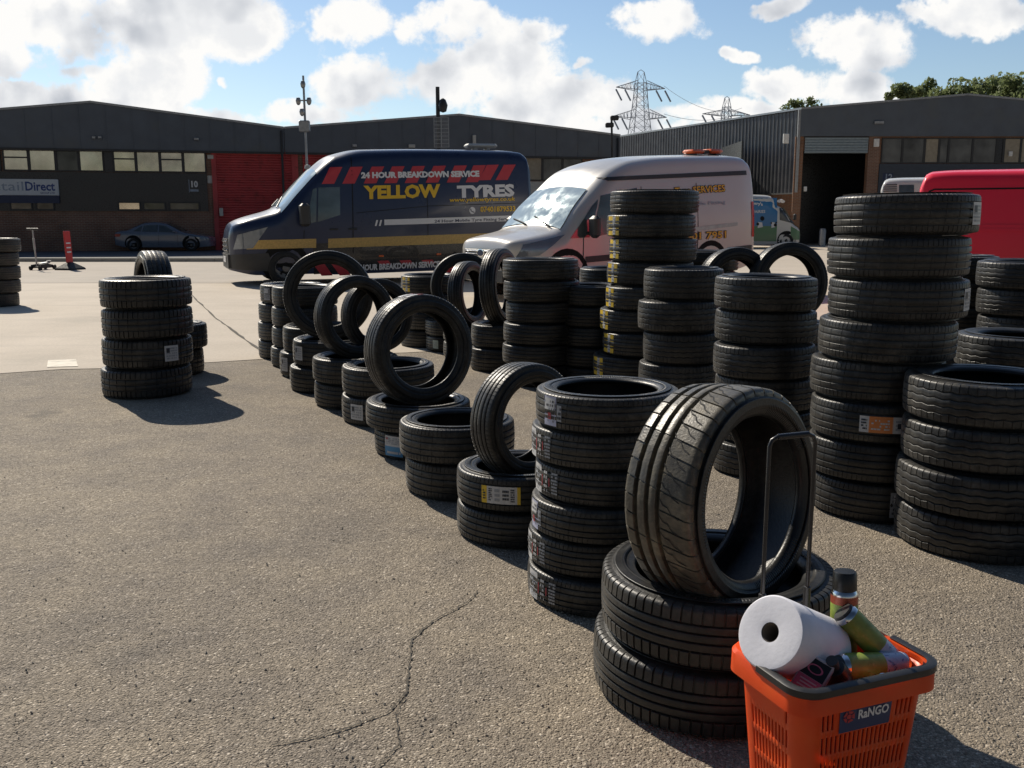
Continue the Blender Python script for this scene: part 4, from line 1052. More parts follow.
for sd in (-1, 1):
    for q_ in ([(1.62, .93), (2.42, .95), (2.42, 1.29), (2.10, 1.25)], [(2.48, .95), (3.25, .97), (3.18, 1.27), (2.48, 1.30)], [(3.30, .97), (3.68, .99), (3.30, 1.24), (3.24, 1.26)]):
        sw = MB(); BC.patch(sw, q_, .008, sd, 6, 4); sw.build('side_window', M_GLASS, cr, fix=False)
    for x in (1.5, 2.45, 3.35): seam(BC, cr, [(x, .3), (x, .92)], .012, sd)
    hl = MB(); BC.patch(hl, [(.08, .56), (.5, .60), (.62, .72), (.14, .66)], .01, sd, 6, 3); hl.build('headlight', M_LAMP, cr, fix=False)
    tl = MB(); BC.patch(tl, [(4.35, .72), (4.64, .72), (4.62, .86), (4.3, .86)], .01, sd, 4, 3); tl.build('tail_light', M_REDLAMP, cr, fix=False)
    mirror(cr, BC, 1.62, .98, sd, M_CARP, (.16, .16, .12))
s_ = MB(); BC.screen(s_, 1.38, 2.08, .70, .58, .01); s_.build('windscreen', M_GLASS, cr, fix=False)
s_ = MB(); BC.screen(s_, 3.98, 3.30, .66, .55, .01); s_.build('rear_window', M_GLASS, cr, fix=False)
wheels(cr, BC, (.86, 3.7), r=.32)

# ------------------------------------------------------------------ trolley jack and folding sign on the road
c = ground(42.5, 270)
tj = empty('trolley_jack', c + Vector((0, 0, .008)), (0, 0, R_(80)), 'trolley jack standing on the road with its tee handle upright', 'jack')
mb = MB(); 
for y in (-.11, .11): mb.prism([(-.30, y-.012, .05), (.34, y-.012, .05), (.34, y-.012, .12), (.05, y-.012, .17), (-.30, y-.012, .15)], (0, .024, 0))
mb.box((0, 0, .08), (.5, .2, .03)); mb.build('chassis', M_DGREY, tj)
mb = MB(); mb.prism([(-.1, -.04, .12), (.30, -.04, .17), (.30, -.04, .21), (-.1, -.04, .18)], (0, .08, 0)); mb.lathe([(0, .0), (.06, 0), (.06, .03), (0, .03)], 14, Matrix.Translation((.3, 0, .21))); mb.build('lift_arm', M_STEEL, tj)
for x, r in ((-.28, .06), (.32, .065)):
    for y in (-.14, .14): MB().lathe([(0, -.025), (r, -.025), (r, .025), (0, .025)], 14, Matrix.Translation((x, y, r)) @ Matrix.Rotation(PI/2, 4, 'X')).build('wheel', M_VTYRE, tj)
mb = MB(); mb.tube([(-.22, 0, .12), (-.25, 0, .6), (-.27, 0, 1.1)], [.024, .02, .018], 8); mb.cyl((-.245, 0, .55), (-.262, 0, .85), .03); mb.build('handle', M_STEEL, tj, smooth=40)
MB().cyl((-.27, -.17, 1.1), (-.27, .17, 1.1), .028).build('tee_grip', M_DGREY, tj, smooth=40)
c = ground(70.5, 270)
fs = empty('folding_sign', c + Vector((0, 0, .008)), (0, 0, R_(76)), 'narrow red folding sign on a black rubber foot', 'sign')
MB().prism([(-.30, -.32, 0), (.30, -.32, 0), (.12, -.06, .16), (-.12, -.06, .16)], (0, .01, 0)) 
mb = MB(); mb.loft([[(-.32, -.26, 0), (.32, -.26, 0), (.32, .26, 0), (-.32, .26, 0)], [(-.30, -.24, .05), (.30, -.24, .05), (.30, .24, .05), (-.30, .24, .05)], [(-.07, -.06, .2), (.07, -.06, .2), (.07, .06, .2), (-.07, .06, .2)]]); mb.build('foot', M_VTYRE, fs, bevel=.01)
M_SREDP = mat('sign_red', (.55, .03, .03), .45, var=.1)
q = Matrix.Rotation(R_(-2), 3, 'X')
mb = MB(); mb.cbox(q @ Vector((0, 0, .62)), (.25, .035, .86), .012, q); mb.build('sign_panel', M_SREDP, fs)
mb = MB().use(M_WFILM); 
for k in range(3): mb.box(q @ Vector((0, -.0195, .48+.12*k)), (.17, .003, .035), rot=q)
mb.build('sign_bands', parent=fs)

# ------------------------------------------------------------------ tyres
R0, W0 = .315, .19
def casing_mesh(rbk, name):
    R, W = R0, W0; rb = R*rbk; mid = (rb+R)/2; hgt = R-rb
    up = [(R-.026, .450), (R-.036, .469), (R-.048, .482), (R-.05, .480), (R-.053, .485), (R-.056, .486), (mid+.014, .497), (mid+.008, .5), (mid+.004, .497), (mid, .5), (mid-.004, .497), (mid-.008, .5), (mid-.02, .496),
          (rb+.034, .478), (rb+.030, .482), (rb+.022, .484), (rb+.017, .474), (rb+.012, .462), (rb+.005, .44), (rb, .405), (rb, .37), (rb+.004, .345),
          (rb+.016, .36), (rb+.035, .42), (mid, .455), (R-.04, .43), (R-.024, .34), (R-.018, .2), (R-.017, 0)]
    prof = [(r, z*W) for r, z in up] + [(r, -z*W) for r, z in reversed(up[:-1])]
    return MB().lathe(prof, 96).mesh(name, M_SIDE, True)
def tread_mesh(pat, name, m):
    R, W = R0, W0; tw = .425*W
    gro, gw, dep, zig, pitch, sh, ribcut, lat, ld = (pat[k] for k in ('g', 'gw', 'dep', 'zig', 'n', 'sh', 'rib', 'lat', 'ld'))
    cols = []                                    # (z, drop, kind) kind: s- s+ shoulder, r rib, g groove wall/floor
    def base(z):
        a = abs(z)/tw; return .0045*a*a + (max(0, a-.9)/.1)**2*.004
    edges = [(-.454*W, .029, 's'), (-.449*W, .018, 's'), (-.440*W, .0115, 's'), (-tw*.985, .0065, 's')]
    cols += edges
    zs = sorted(gro)
    first, last = zs[0], zs[-1]
    cols += [(-tw*.93, base(tw*.93), 's'), (-tw*.85, base(tw*.85), 's')]
    for i, g in enumerate(zs):
        z = g*tw; k = 's' if i == 0 else 'r'; k2 = 's' if i == len(zs)-1 else 'r'
        cols += [(z-gw-.0012, base(z), k), (z-gw, base(z)+.0008, k), (z-gw*.7, base(z)+dep, 'g'), (z+gw*.7, base(z)+dep, 'g'), (z+gw, base(z)+.0008, k2), (z+gw+.0012, base(z), k2)]
        if i < len(zs)-1:
            zm = (zs[i]+zs[i+1])/2*tw; cols.append((zm, base(zm), 'r'))
    cols += [(tw*.85, base(tw*.85), 's'), (tw*.93, base(tw*.93), 's')] + [(-z, d, k) for z, d, k in reversed(edges)]
    prof_t = [(0, 0), (1-sh-.02, 0), (1-sh, 1), (.985, 1)]
    vs = []; N = pitch*4; nc = len(cols)
    for p in range(pitch):
        for f, gap in prof_t:
            for ci, (z, d, k) in enumerate(cols):
                th = 2*PI*(p + f + lat*(z/tw))/pitch
                zz = z
                if zig and abs(z) < tw*.8:
                    zz = z + zig*tw*(1 if (p % 2 == 0) == (f < .5) else -1)
                dr = d
                if gap:
                    if k == 's': dr += dep*ld
                    elif k == 'r' and ribcut and p % ribcut == 0: dr += dep*ld*.5
                r = R - dr
                vs.append((r*cos(th), r*sin(th), zz))
    fs = []
    for i in range(N):
        j = (i+1) % N
        for c in range(nc-1): fs.append((i*nc+c, j*nc+c, j*nc+c+1, i*nc+c+1))
    me = MB().add(vs, fs).mesh(name, m, True); me.set_sharp_from_angle(angle=R_(35)); return me
PATS = {'rib': dict(g=(-.60, -.22, .22, .60), gw=.0042, dep=.009, zig=0, n=84, sh=.13, rib=3, lat=.3, ld=.35),
        'van': dict(g=(-.58, -.2, .2, .58), gw=.0030, dep=.009, zig=.030, n=62, sh=.12, rib=0, lat=.0, ld=.35),
        'sport': dict(g=(-.62, -.24, .12), gw=.0060, dep=.012, zig=0, n=40, sh=.10, rib=3, lat=.55, ld=.5),
        'block': dict(g=(-.45, 0., .45), gw=.0045, dep=.010, zig=0, n=56, sh=.22, rib=2, lat=.1, ld=.8),
        'slot': dict(g=(-.45, -.12, .2, .5), gw=.0032, dep=.009, zig=0, n=74, sh=.20, rib=0, lat=.12, ld=.75),
        'fine': dict(g=(-.62, -.25, .25, .62), gw=.0036, dep=.008, zig=0, n=92, sh=.14, rib=3, lat=.4, ld=.4)}
RBK = {'rib': .68, 'van': .64, 'sport': .735, 'block': .66, 'fine': .70, 'slot': .70}
CAS = {k: casing_mesh(RBK[k], 'tyre') for k in PATS}
TRD = {k: tread_mesh(PATS[k], 'tread', M_SPORT if k == 'sport' else M_TREAD) for k in PATS}
# extra carved wave on the sport tread's outer half
def sport_extra():
    mb = MB().use(M_SEAM); n = 44; R = R0 - .0012; tw = .425*W0
    def at(th, z): 
        r = R0 - .0045*(z/tw)**2 + .0004; return (r*cos(th), r*sin(th), z)
    for p in range(n):
        a0 = 2*PI*p/n; da = 2*PI/n
        pts = [(a0, tw*.16), (a0+da*.45, tw*.30), (a0+da*.55, tw*.44), (a0+da*.95, tw*.56), (a0+da*1.2, tw*.78)]
        for (t0, z0), (t1, z1) in zip(pts[:-1], pts[1:]):
            w_ = .0016; mb.add([at(t0-w_/R*1.2, z0), at(t0+w_/R*1.2, z0), at(t1+w_/R*1.2, z1), at(t1-w_/R*1.2, z1)], [(0, 1, 2, 3)])
    import bmesh
    bm = bmesh.new(); bm.from_mesh(TRD['sport'])
    for f in mb.f: bm.faces.new([bm.verts.new(mb.v[i]) for i in f]).material_index = 1
    bm.to_mesh(TRD['sport']); bm.free(); TRD['sport'].materials.append(M_SEAM)
sport_extra()
TYRE_GROUP = 'car and van tyres stood about the yard'
NTY = [0]
def tyre(loc, rot, R, W, kind, label):
    t = bpy.data.objects.new('tyre', CAS[kind]); COL.objects.link(t)
    t.location = loc; t.scale = (R/R0, R/R0, W/W0)
    if isinstance(rot, Quaternion): t.rotation_mode = 'QUATERNION'; t.rotation_quaternion = rot
    else: t.rotation_euler = rot
    tag(t, label, 'tyre', TYRE_GROUP)
    d = bpy.data.objects.new('tread', TRD[kind]); COL.objects.link(d); d.parent = t
    NTY[0] += 1
    return t
# stickers on the treads
def flatm(n, c, r=.45): return mat(n, c, r, var=.06, scale=40)
S_WHITE = flatm('sticker_white', (.62, .62, .62)); S_YEL = flatm('sticker_yellow', (.80, .54, .04)); S_BLUE = flatm('sticker_blue', (.08, .30, .55)); S_ORG = flatm('sticker_orange', (.75, .25, .07))
S_RED = flatm('sticker_red', (.45, .04, .06)); S_INK = flatm('sticker_ink', (.04, .045, .06)); S_GREEN = flatm('sticker_green', (.45, .55, .50)); S_GREY = flatm('sticker_grey', (.35, .37, .40)); S_LILAC = flatm('sticker_lilac', (.50, .52, .68))
_st = {}
def sticker_mesh(kind):
    if kind in _st: return _st[kind]
    rn = random.Random(sum(map(ord, kind))); mb = MB()
    def pt(u, v, arc, z0, z1, lift):
        z = z0+(z1-z0)*v; a = (u-.5)*arc; r = R0 + .0024 + lift - .0045*(z/(.425*W0))**2
        return (r*cos(a), r*sin(a), z)
    def area(arc, z0, z1):
        def put(m, u0, v0, u1, v1, lift=0.):
            mb.use(m); n = 6
            vs = [pt(u0+(u1-u0)*i/n, v, arc, z0, z1, lift) for v in (v0, v1) for i in range(n+1)]
            mb.add(vs, [(i, i+1, n+2+i, n+1+i) for i in range(n)])
        return put
    def bars(put, u0, v0, u1, v1, rows, m=S_INK, fill=.8):
        for k in range(rows):
            u = u0; h = (v1-v0)/rows
            while u < u1-.01:
                w_ = min(rn.uniform(.015, .07), u1-u)
                if rn.random() < fill: put(m, u, v0+h*k+h*.2, u+w_*.85, v0+h*k+h*.78, .0006)
                u += w_
    T = .075
    if kind == 'yellow_white':
        p = area(.62, -.045, .045); p(S_WHITE, .14, 0, .97, 1); p(S_YEL, 0, 0, .15, 1, .0003); p(S_YEL, .92, 0, 1, 1, .0003)
        bars(p, .2, .15, .3, .9, 7); bars(p, .36, .1, .5, .9, 3, S_GREY); bars(p, .56, .2, .72, .85, 3); bars(p, .76, .12, .86, .9, 6); bars(p, .04, .2, .12, .8, 4, S_INK)
    elif kind == 'blue_white':
        p = area(.42, -.07, .07); p(S_WHITE, 0, .48, 1, 1); p(S_BLUE, 0, 0, 1, .49, .0003); bars(p, .1, .58, .9, .93, 4, S_GREY, .7); bars(p, .12, .08, .9, .28, 1, S_WHITE, .95); p(S_RED, .06, .82, .2, .93, .0006)
    elif kind == 'white':
        p = area(.34, -.05, .05); p(S_WHITE, 0, 0, 1, 1); bars(p, .1, .1, .9, .9, 5, S_GREY, .75); p(S_INK, .12, .55, .35, .85, .0008)
    elif kind == 'grey_white':
        p = area(.30, -.06, .06); p(S_GREY, 0, 0, 1, 1); bars(p, .1, .1, .9, .9, 5, S_INK, .5); p(S_WHITE, .15, .6, .8, .9, .0008)
    elif kind == 'pale_green':
        p = area(.24, -.05, .05); p(S_GREEN, 0, 0, 1, 1); bars(p, .15, .2, .85, .85, 4, S_GREY, .5)
    elif kind == 'yellow':
        p = area(.46, -T, T); p(S_YEL, 0, 0, .52, 1); p(S_WHITE, .5, .03, .74, .97, .0003); p(S_YEL, .73, 0, 1, 1, .0003); bars(p, .06, .12, .46, .88, 5, S_INK, .15); bars(p, .53, .1, .72, .9, 6, S_GREY, .7)
    elif kind == 'lilac':
        p = area(.36, -T, T); p(S_LILAC, 0, 0, .72, 1); p(S_WHITE, .06, .55, .66, .95, .0004); p(S_RED, .28, .22, .46, .45, .0007); bars(p, .08, .1, .66, .9, 6, S_INK, .35); p(S_GREY, .78, .2, 1, .75, .0003)
        bars(p, .8, .24, .98, .7, 3, S_INK, .6)
    elif kind == 'strip_text':
        p = area(.66, -T, T); p(S_WHITE, 0, 0, .40, 1); bars(p, .05, .08, .36, .92, 6, S_GREY, .5); p(S_RED, .45, .3, .48, .7, .0003); bars(p, .54, .1, .66, .9, 5, S_WHITE, .9); p(S_RED, .71, .35, .74, .65, .0003); bars(p, .80, .1, .98, .9, 7, S_GREY, .9)
    elif kind == 'orange':
        p = area(.86, -.038, .038); p(S_WHITE, 0, 0, .2, 1); p(S_ORG, .16, 0, .56, 1, .0003); p(S_WHITE, .55, 0, .86, 1, .0003); p(S_GREY, .85, 0, 1, 1, .0003)
        bars(p, .03, .15, .13, .85, 4, S_INK, .8); bars(p, .2, .15, .5, .85, 4, S_WHITE, .5); bars(p, .6, .15, .82, .85, 3, S_GREY, .7); p(S_INK, .63, .3, .7, .62, .0008)
    elif kind == 'red_top':
        p = area(.34, -.07, .07); p(S_WHITE, .3, 0, 1, 1); p(S_RED, 0, 0, .34, 1, .0003); bars(p, .4, .1, .9, .9, 5, S_GREY, .7)
    _st[kind] = mb.mesh('label_sticker', None, True)
    return _st[kind]
def stick(t, kind, ang, name='label_sticker', zoff=0.):
    o = bpy.data.objects.new(name, sticker_mesh(kind)); COL.objects.link(o); o.parent = t
    o.rotation_euler = (0, 0, ang); o.location = (0, 0, zoff)
    nm = {'yellow_white': 'white sticker with yellow ends', 'blue_white': 'blue and white sticker', 'white': 'small white paper label', 'grey_white': 'grey paper label', 'pale_green': 'pale green label',
          'yellow': 'yellow and white sticker', 'lilac': 'lilac sticker with small red mark', 'strip_text': 'white sticker with red and grey printing', 'orange': 'orange and white sticker', 'red_top': 'red and white sticker'}
    o['label'] = nm[kind]; return o
ORD = {1: 'top', 2: 'second', 3: 'third', 4: 'fourth', 5: 'fifth', 6: 'sixth', 7: 'seventh', 8: 'eighth', 9: 'ninth'}
def ordinal(i, n):                       # i from bottom, 0-based
    k = n - i
    if n == 2: return ('upper', 'lower')[k-1]
    if k == 1: return 'topmost'
    if k == n: return 'bottom'
    return ORD[k] + ' from top'
rs_ = random.Random(5)
def pile(xb, yb, wb, n, yt, xt, kind, phrase, stickers=(), wt=None, jit=.015, desc='black tyre'):
    """n tyres lying on each other; stickers: (index from top, kind, bearing from the camera direction in degrees)"""
    P = ground(xb, yb); k = mpp(P); R = wb*k/2
    T = at_y(xt, yt, P.y); H = T.z
    Rt = R if wt is None else wt*mpp(T)/2
    w_ = H/n; out = []
    for i in range(n):
        f = (i+.5)/n; fx = i/max(1, n-1)
        r = R + (Rt-R)*fx
        loc = Vector((P.x + (T.x-P.x)*fx + rs_.uniform(-jit, jit), P.y + rs_.uniform(-jit, jit), w_*(i+.5) + .0005))
        rz = rs_.uniform(0, 6.28)
        r *= rs_.uniform(.988, 1.008)
        lab = f'{desc}, {ordinal(i, n)} in {phrase}'
        t = tyre(loc, (rs_.uniform(-.012, .012), rs_.uniform(-.012, .012), rz), r, w_*.998, kind, lab)
        for idx, sk, b in stickers:
            if idx == n - i:
                view = math.atan2(-loc.y, -loc.x)        # bearing towards the photographer
                stick(t, sk, view + R_(b) - rz)
        out.append(t)
    return dict(x=T.x, y=P.y, h=H, R=Rt, P=P, k=mpp(T), tyres=out, w=w_)
def standing(S, Dpx, W, az, kind, label, dx=0., dy=0., sink=.05, back=4., spin=0., stickers=()):
    """a tyre balanced upright on a pile; az = bearing its open face turns away from the camera, to the photo's right"""
    R = Dpx*S['k']/2; a = R_(az); b = R_(back)
    nrm = Vector((sin(a)*cos(b), -cos(a)*cos(b), sin(b)))
    q = nrm.to_track_quat('Z', 'Y') @ Quaternion((0, 0, 1), spin)
    loc = Vector((S['x']+dx, S['y']+dy, S['h'] + R*cos(b) + W/2*abs(sin(b)) - sink))
    t = tyre(loc, q, R, W, kind, label)
    for sk, ang in stickers: stick(t, sk, ang-spin)
    return t
L1 = pile(707, 682, 226, 2, 562, 718, 'slot', 'the pile directly behind the orange basket', jit=.0, desc='chunky treaded tyre')
L2 = pile(597, 590, 139, 6, 385, 608, 'fine', 'the six high stack with lilac and white stickers', [(1, 'lilac', -47), (2, 'strip_text', -62), (3, 'strip_text', -58), (4, 'lilac', -66), (5, 'strip_text', -64), (6, 'strip_text', -52)], jit=.012)
L3 = pile(523, 530, 126, 2, 462, 521, 'rib', 'the pair nearest the six high stack, yellow ended sticker', [(1, 'yellow_white', -17)])
L4 = pile(461, 487, 113, 2, 416, 460, 'rib', 'the bare pair with nothing standing on it')
L5 = pile(424, 450, 103, 2, 398, 420, 'fine', 'the pair carrying the blue and white sticker', [(2, 'blue_white', -38)])
L6 = pile(391, 418, 92, 2, 362, 388, 'rib', 'the pair just beyond the blue stickered pair', [(2, 'white', -42)])
L7 = pile(356, 403, 84, 2, 354, 356, 'fine', 'the pair under the front of two overlapping rings')
L8 = pile(331, 388, 77, 2, 337, 331, 'rib', 'the pair under the farthest upright ring', [(1, 'white', -58)])
L9 = pile(317, 374, 70, 2, 324, 317, 'fine', 'the short pair third from the far row end', [(2, 'white', -60)])
L10 = pile(305, 364, 64, 4, 285, 305, 'rib', 'the stack second from the far row end', jit=.014)
L11 = pile(291, 356, 62, 4, 283, 291, 'rib', 'the farthest stack of the row, by the navy van', [(1, 'grey_white', -52)], jit=.014)
t_sport = standing(L1, 214, .245, 42, 'sport', 'wide worn sport tyre standing upright beside the basket handle', dx=.002, dy=-.03, sink=.103, back=4, spin=.4)
standing(L3, 116, .15, 40, 'rib', 'narrow tyre upright on the pair with yellow ended sticker', dx=.015, dy=.0, sink=.07, back=2)
standing(L5, 110, .175, 33, 'rib', 'upright tyre with red label on its crown, on blue stickered pair', dx=.0, sink=.04, back=3, stickers=[('red_top', PI/2+.12)])
standing(L7, 76, .13, 34, 'fine', 'upright tyre half hidden behind another ring', dx=.13, dy=.24, sink=.02, back=2)
standing(L7, 82, .15, 36, 'fine', 'upright tyre leaning in front of the half hidden ring', dx=.0, sink=.03, back=3)
standing(L8, 88, .14, 8, 'fine', 'large thin upright ring against the navy van wheel', dx=-.01, sink=.02, back=3)

M1 = pile(429, 345, 55, 4, 274, 429, 'rib', 'the stack with a yellow label by the navy van', [(1, 'yellow', -56)])
M2 = pile(456, 349, 60, 2, 318, 456, 'rib', 'the far pair showing a pale green label', [(2, 'pale_green', -42)])
M3 = pile(474, 356, 60, 2, 324, 474, 'rib', 'the far pair hidden under the slanting upright tyre')
M4 = pile(503, 368, 66, 2, 322, 503, 'fine', 'the pair before the silver van grille')
standing(M2, 66, .13, 12, 'rib', 'upright dark ring in front of the navy van bumper', dx=.08, sink=.02)
standing(M3, 64, .15, 64, 'fine', 'upright tyre showing its slanting tread before the silver van', dx=-.05, sink=.02)
standing(M4, 76, .15, 68, 'fine', 'largest upright tyre under the silver van headlight', dx=-.02, dy=-.02, sink=.03)
M5 = pile(541, 382, 75, 6, 258, 542, 'fine', 'the six high stack before the silver van bonnet', jit=.016)
M6 = pile(594, 383, 70, 5, 284, 594, 'rib', 'the five high stack beside the yellow labelled tower', jit=.012)
M6b = pile(612, 362, 64, 5, 267, 612, 'rib', 'the stack behind the five high one')
M7 = pile(638, 397, 85, 9, 190, 657, 'fine', 'the tall tower with yellow labels', [(2, 'yellow', -58), (3, 'yellow', -63), (4, 'yellow', -61), (5, 'yellow', -66), (6, 'yellow', -65), (7, 'yellow', -60), (8, 'yellow', -62), (9, 'yellow', -64)], jit=.034)
M8 = pile(680, 420, 78, 5, 267, 681, 'van', 'the stack between the yellow tower and zigzag stack', jit=.022)
M9 = pile(761, 468, 97, 6, 275, 768, 'van', 'the zigzag treaded stack behind the sport tyre', jit=.02)
N1 = pile(786, 383, 75, 3, 320, 786, 'rib', 'the pile holding the arch shaped upright tyre')
N2 = pile(733, 383, 72, 3, 322, 733, 'rib', 'the pile behind the silver van rear, ring on it')
N3 = pile(703, 374, 70, 6, 250, 703, 'rib', 'the dark stack against the silver van side')
standing(N1, 79, .16, 10, 'rib', 'upright tyre arching against the sunlit concrete', sink=.02)
standing(N2, 76, .17, 14, 'rib', 'upright tyre by the silver van rear corner', sink=.02)
R1 = pile(867, 507, 122, 8, 194, 904, 'rib', 'the tallest stack beside the red van', [(1, 'white', 70), (3, 'white', 74), (6, 'orange', 12), (8, 'grey_white', 24)], wt=136, jit=.028)
R2 = pile(974, 540, 152, 4, 374, 988, 'van', 'the nearest stack at the photo edge', wt=158, jit=.01)
R3 = pile(1018, 470, 116, 4, 333, 1021, 'van', 'the edge stack peeping over the nearest one')
R4 = pile(1026, 420, 90, 6, 260, 1026, 'van', 'the farther edge stack below the red van', jit=.012)
R5 = pile(953, 400, 84, 6, 255, 953, 'rib', 'the dark stack between tallest stack and red van')
S1 = pile(148, 392, 85, 4, 277, 146, 'block', 'the lone stack near the parked saloon', [(3, 'white', 30)], jit=.012)
S2 = pile(169, 373, 70, 2, 322, 169, 'block', 'the pair behind the lone stack')
standing(S2, 76, .22, -58, 'rib', 'sunlit upright tyre behind the lone stack', dx=-.12, sink=.05, back=2)
S3 = pile(-1, 306, 39, 5, 238, -2, 'rib', 'the distant stack cut by the photo edge')

# ------------------------------------------------------------------ shopping basket on wheels
def plastic_orange():
    m, nt, b = begin('orange_plastic')
    co = nt.node('ShaderNodeTexCoord').outputs['Object']
    c = nt.ramp(nt.noise(co, 12, 4), [(.3, (.93, .10, .016)), (.7, (.97, .135, .022))])
    scr = nt.smooth(nt.noise(co, 55, 5, .7), .68, .8)
    c = nt.mix(nt.math('MULTIPLY', scr, .25), c, (.75, .4, .3))
    nt.l.new(c, b.inputs['Base Color']); b.inputs['Roughness'].default_value = .38
    tr = nt.node('ShaderNodeBsdfTranslucent'); nt.l.new(c, tr.inputs[0])
    mx = nt.node('ShaderNodeMixShader'); mx.inputs[0].default_value = .34
    nt.l.new(b.outputs[0], mx.inputs[1]); nt.l.new(tr.outputs[0], mx.inputs[2])
    nt.l.new(mx.outputs[0], m.node_tree.nodes['Material Output'].inputs[0]); return m
M_ORP = plastic_orange()
M_HANDLE = mat('black_handle_plastic', (.02, .02, .021), .42, scale=30)
M_TUBE = mat('black_steel_tube', (.03, .03, .032), .3, .3)
ZR = .42
cs = [ground(x, y, ZR) for x, y in ((730, 626), (820, 699), (911, 671), (830, 608))]
Cb = Vector((.687, 1.914, 0))
psi = math.atan2((cs[2]-cs[1] + cs[3]-cs[0]).y, (cs[2]-cs[1] + cs[3]-cs[0]).x)
HX, HY = .163, .118; psi = R_(21.5)
_x = ((cs[2]-cs[1]).length + (cs[3]-cs[0]).length)/4; _y = ((cs[1]-cs[0]).length + (cs[2]-cs[3]).length)/4
bk = empty('shopping_basket', Cb, (0, 0, psi), 'orange plastic wheeled shopping basket full of cans and paper roll', 'shopping basket')
def rr(hx, hy, r, n):                                   # rounded rectangle perimeter, uniform steps, starts on +x side going ccw
    segs = [('l', (hx, -hy+r), (hx, hy-r)), ('a', (hx-r, hy-r), 0), ('l', (hx-r, hy), (-hx+r, hy)), ('a', (-hx+r, hy-r), 90), ('l', (-hx, hy-r), (-hx, -hy+r)), ('a', (-hx+r, -hy+r), 180), ('l', (-hx+r, -hy), (hx-r, -hy)), ('a', (hx-r, -hy+r), 270)]
    lens = [math.dist(s[1], s[2]) if s[0] == 'l' else PI/2*r for s in segs]; tot = sum(lens); out = []
    for i in range(n):
        d = tot*i/n
        for s, L in zip(segs, lens):
            if d <= L + 1e-9:
                if s[0] == 'l': t = d/L; out.append((s[1][0]+(s[2][0]-s[1][0])*t, s[1][1]+(s[2][1]-s[1][1])*t, 0))
                else: a = R_(s[2]) + d/r; out.append((s[1][0]+r*cos(a), s[1][1]+r*sin(a), 1))
                break
            d -= L
    return out
NP = 172; ZB = .06
PER = rr(1, HY/HX, .26, NP)
def lvl(t, grow=0.):                                    # t: 0 at rim, 1 at bottom
    s = HX*(1 - .20*t) + grow
    return [(x*s, y*s, ZR - (ZR-ZB)*t) for x, y, c in PER]
rows = [(0, .13, 0), (.13, .245, 'A'), (.245, .285, 0), (.285, .40, 'B'), (.40, .44, 0), (.44, .56, 'B'), (.56, .60, 0), (.60, .72, 'B'), (.72, .76, 0), (.76, .88, 'B'), (.88, 1, 0)]
bb = MB(); ts = [r[0] for r in rows] + [1]
vs = [p for t in ts for p in lvl(t)]; fs = []
for ri, (t0, t1, k) in enumerate(rows):
    for i in range(NP):
        j = (i+1) % NP; x, y, c = PER[i]
        hole = k and i % 2 == 0 and not c and not PER[j][2]
        if hole and k == 'A':                            # label band: slots only near the corners of the label face
            if abs(y + HY/HX) < .02 and -.52 < x < .44: hole = False
            if abs(abs(x)-1) < .02 and y > -.45*HY/HX: hole = abs(y) > .55*HY/HX
        if hole and abs(y-HY/HX) < .02 and k == 'A': hole = False
        if not hole: fs.append((ri*NP+i, ri*NP+j, (ri+1)*NP+j, (ri+1)*NP+i))
bb.add(vs, fs); bb.add(lvl(.99), [tuple(range(NP))])
bb.build('basket_body', M_ORP, bk, solid=.0045, smooth=35)
rim = MB(); s = HX; Q = [(.0, .012), (.014, .012), (.021, .004), (.022, -.040), (.018, -.042), (.015, -.004), (.0, .002)]
rings = [[(x*(s+o), y*(s+o), ZR+z) for o, z in Q] for x, y, c in PER]
vs = [p for r in rings for p in r]; nq = len(Q)
rim.add(vs, [(i*nq+k, ((i+1) % NP)*nq+k, ((i+1) % NP)*nq+(k+1) % nq, i*nq+(k+1) % nq) for i in range(NP) for k in range(nq)])
rim.build('rim', M_ORP, bk, smooth=40)
# folded carry handle lying along the front half of the rim
hpts = [(x*(s+.014), y*(s+.014)) for x, y, c in PER]
sel = [i for i in range(NP) if PER[i][1] < HY/HX*.1]
st_ = next(i for i in range(NP) if PER[i][0] < -.9 and PER[i][1] <= HY/HX*.1 and PER[(i-1) % NP][1] > HY/HX*.1)
path = []
i = st_
while PER[i % NP][1] <= HY/HX*.1 + 1e-6 and len(path) < NP: path.append(hpts[i % NP]); i += 1
hm = MB(); cross = [(-.009, .010), (.003, .013), (.011, .009), (.0115, -.004), (.007, -.008), (-.004, .0)]
hr = []
for i, p in enumerate(path):
    a = path[max(0, i-1)]; b_ = path[min(len(path)-1, i+1)]; d = Vector((b_[0]-a[0], b_[1]-a[1])).normalized(); nn = Vector((d.y, -d.x))
    hr.append([(p[0]+nn.x*o, p[1]+nn.y*o, ZR+.006+z) for o, z in cross])
hm.loft(hr, True, True); hm.build('carry_handle', M_HANDLE, bk, smooth=45)
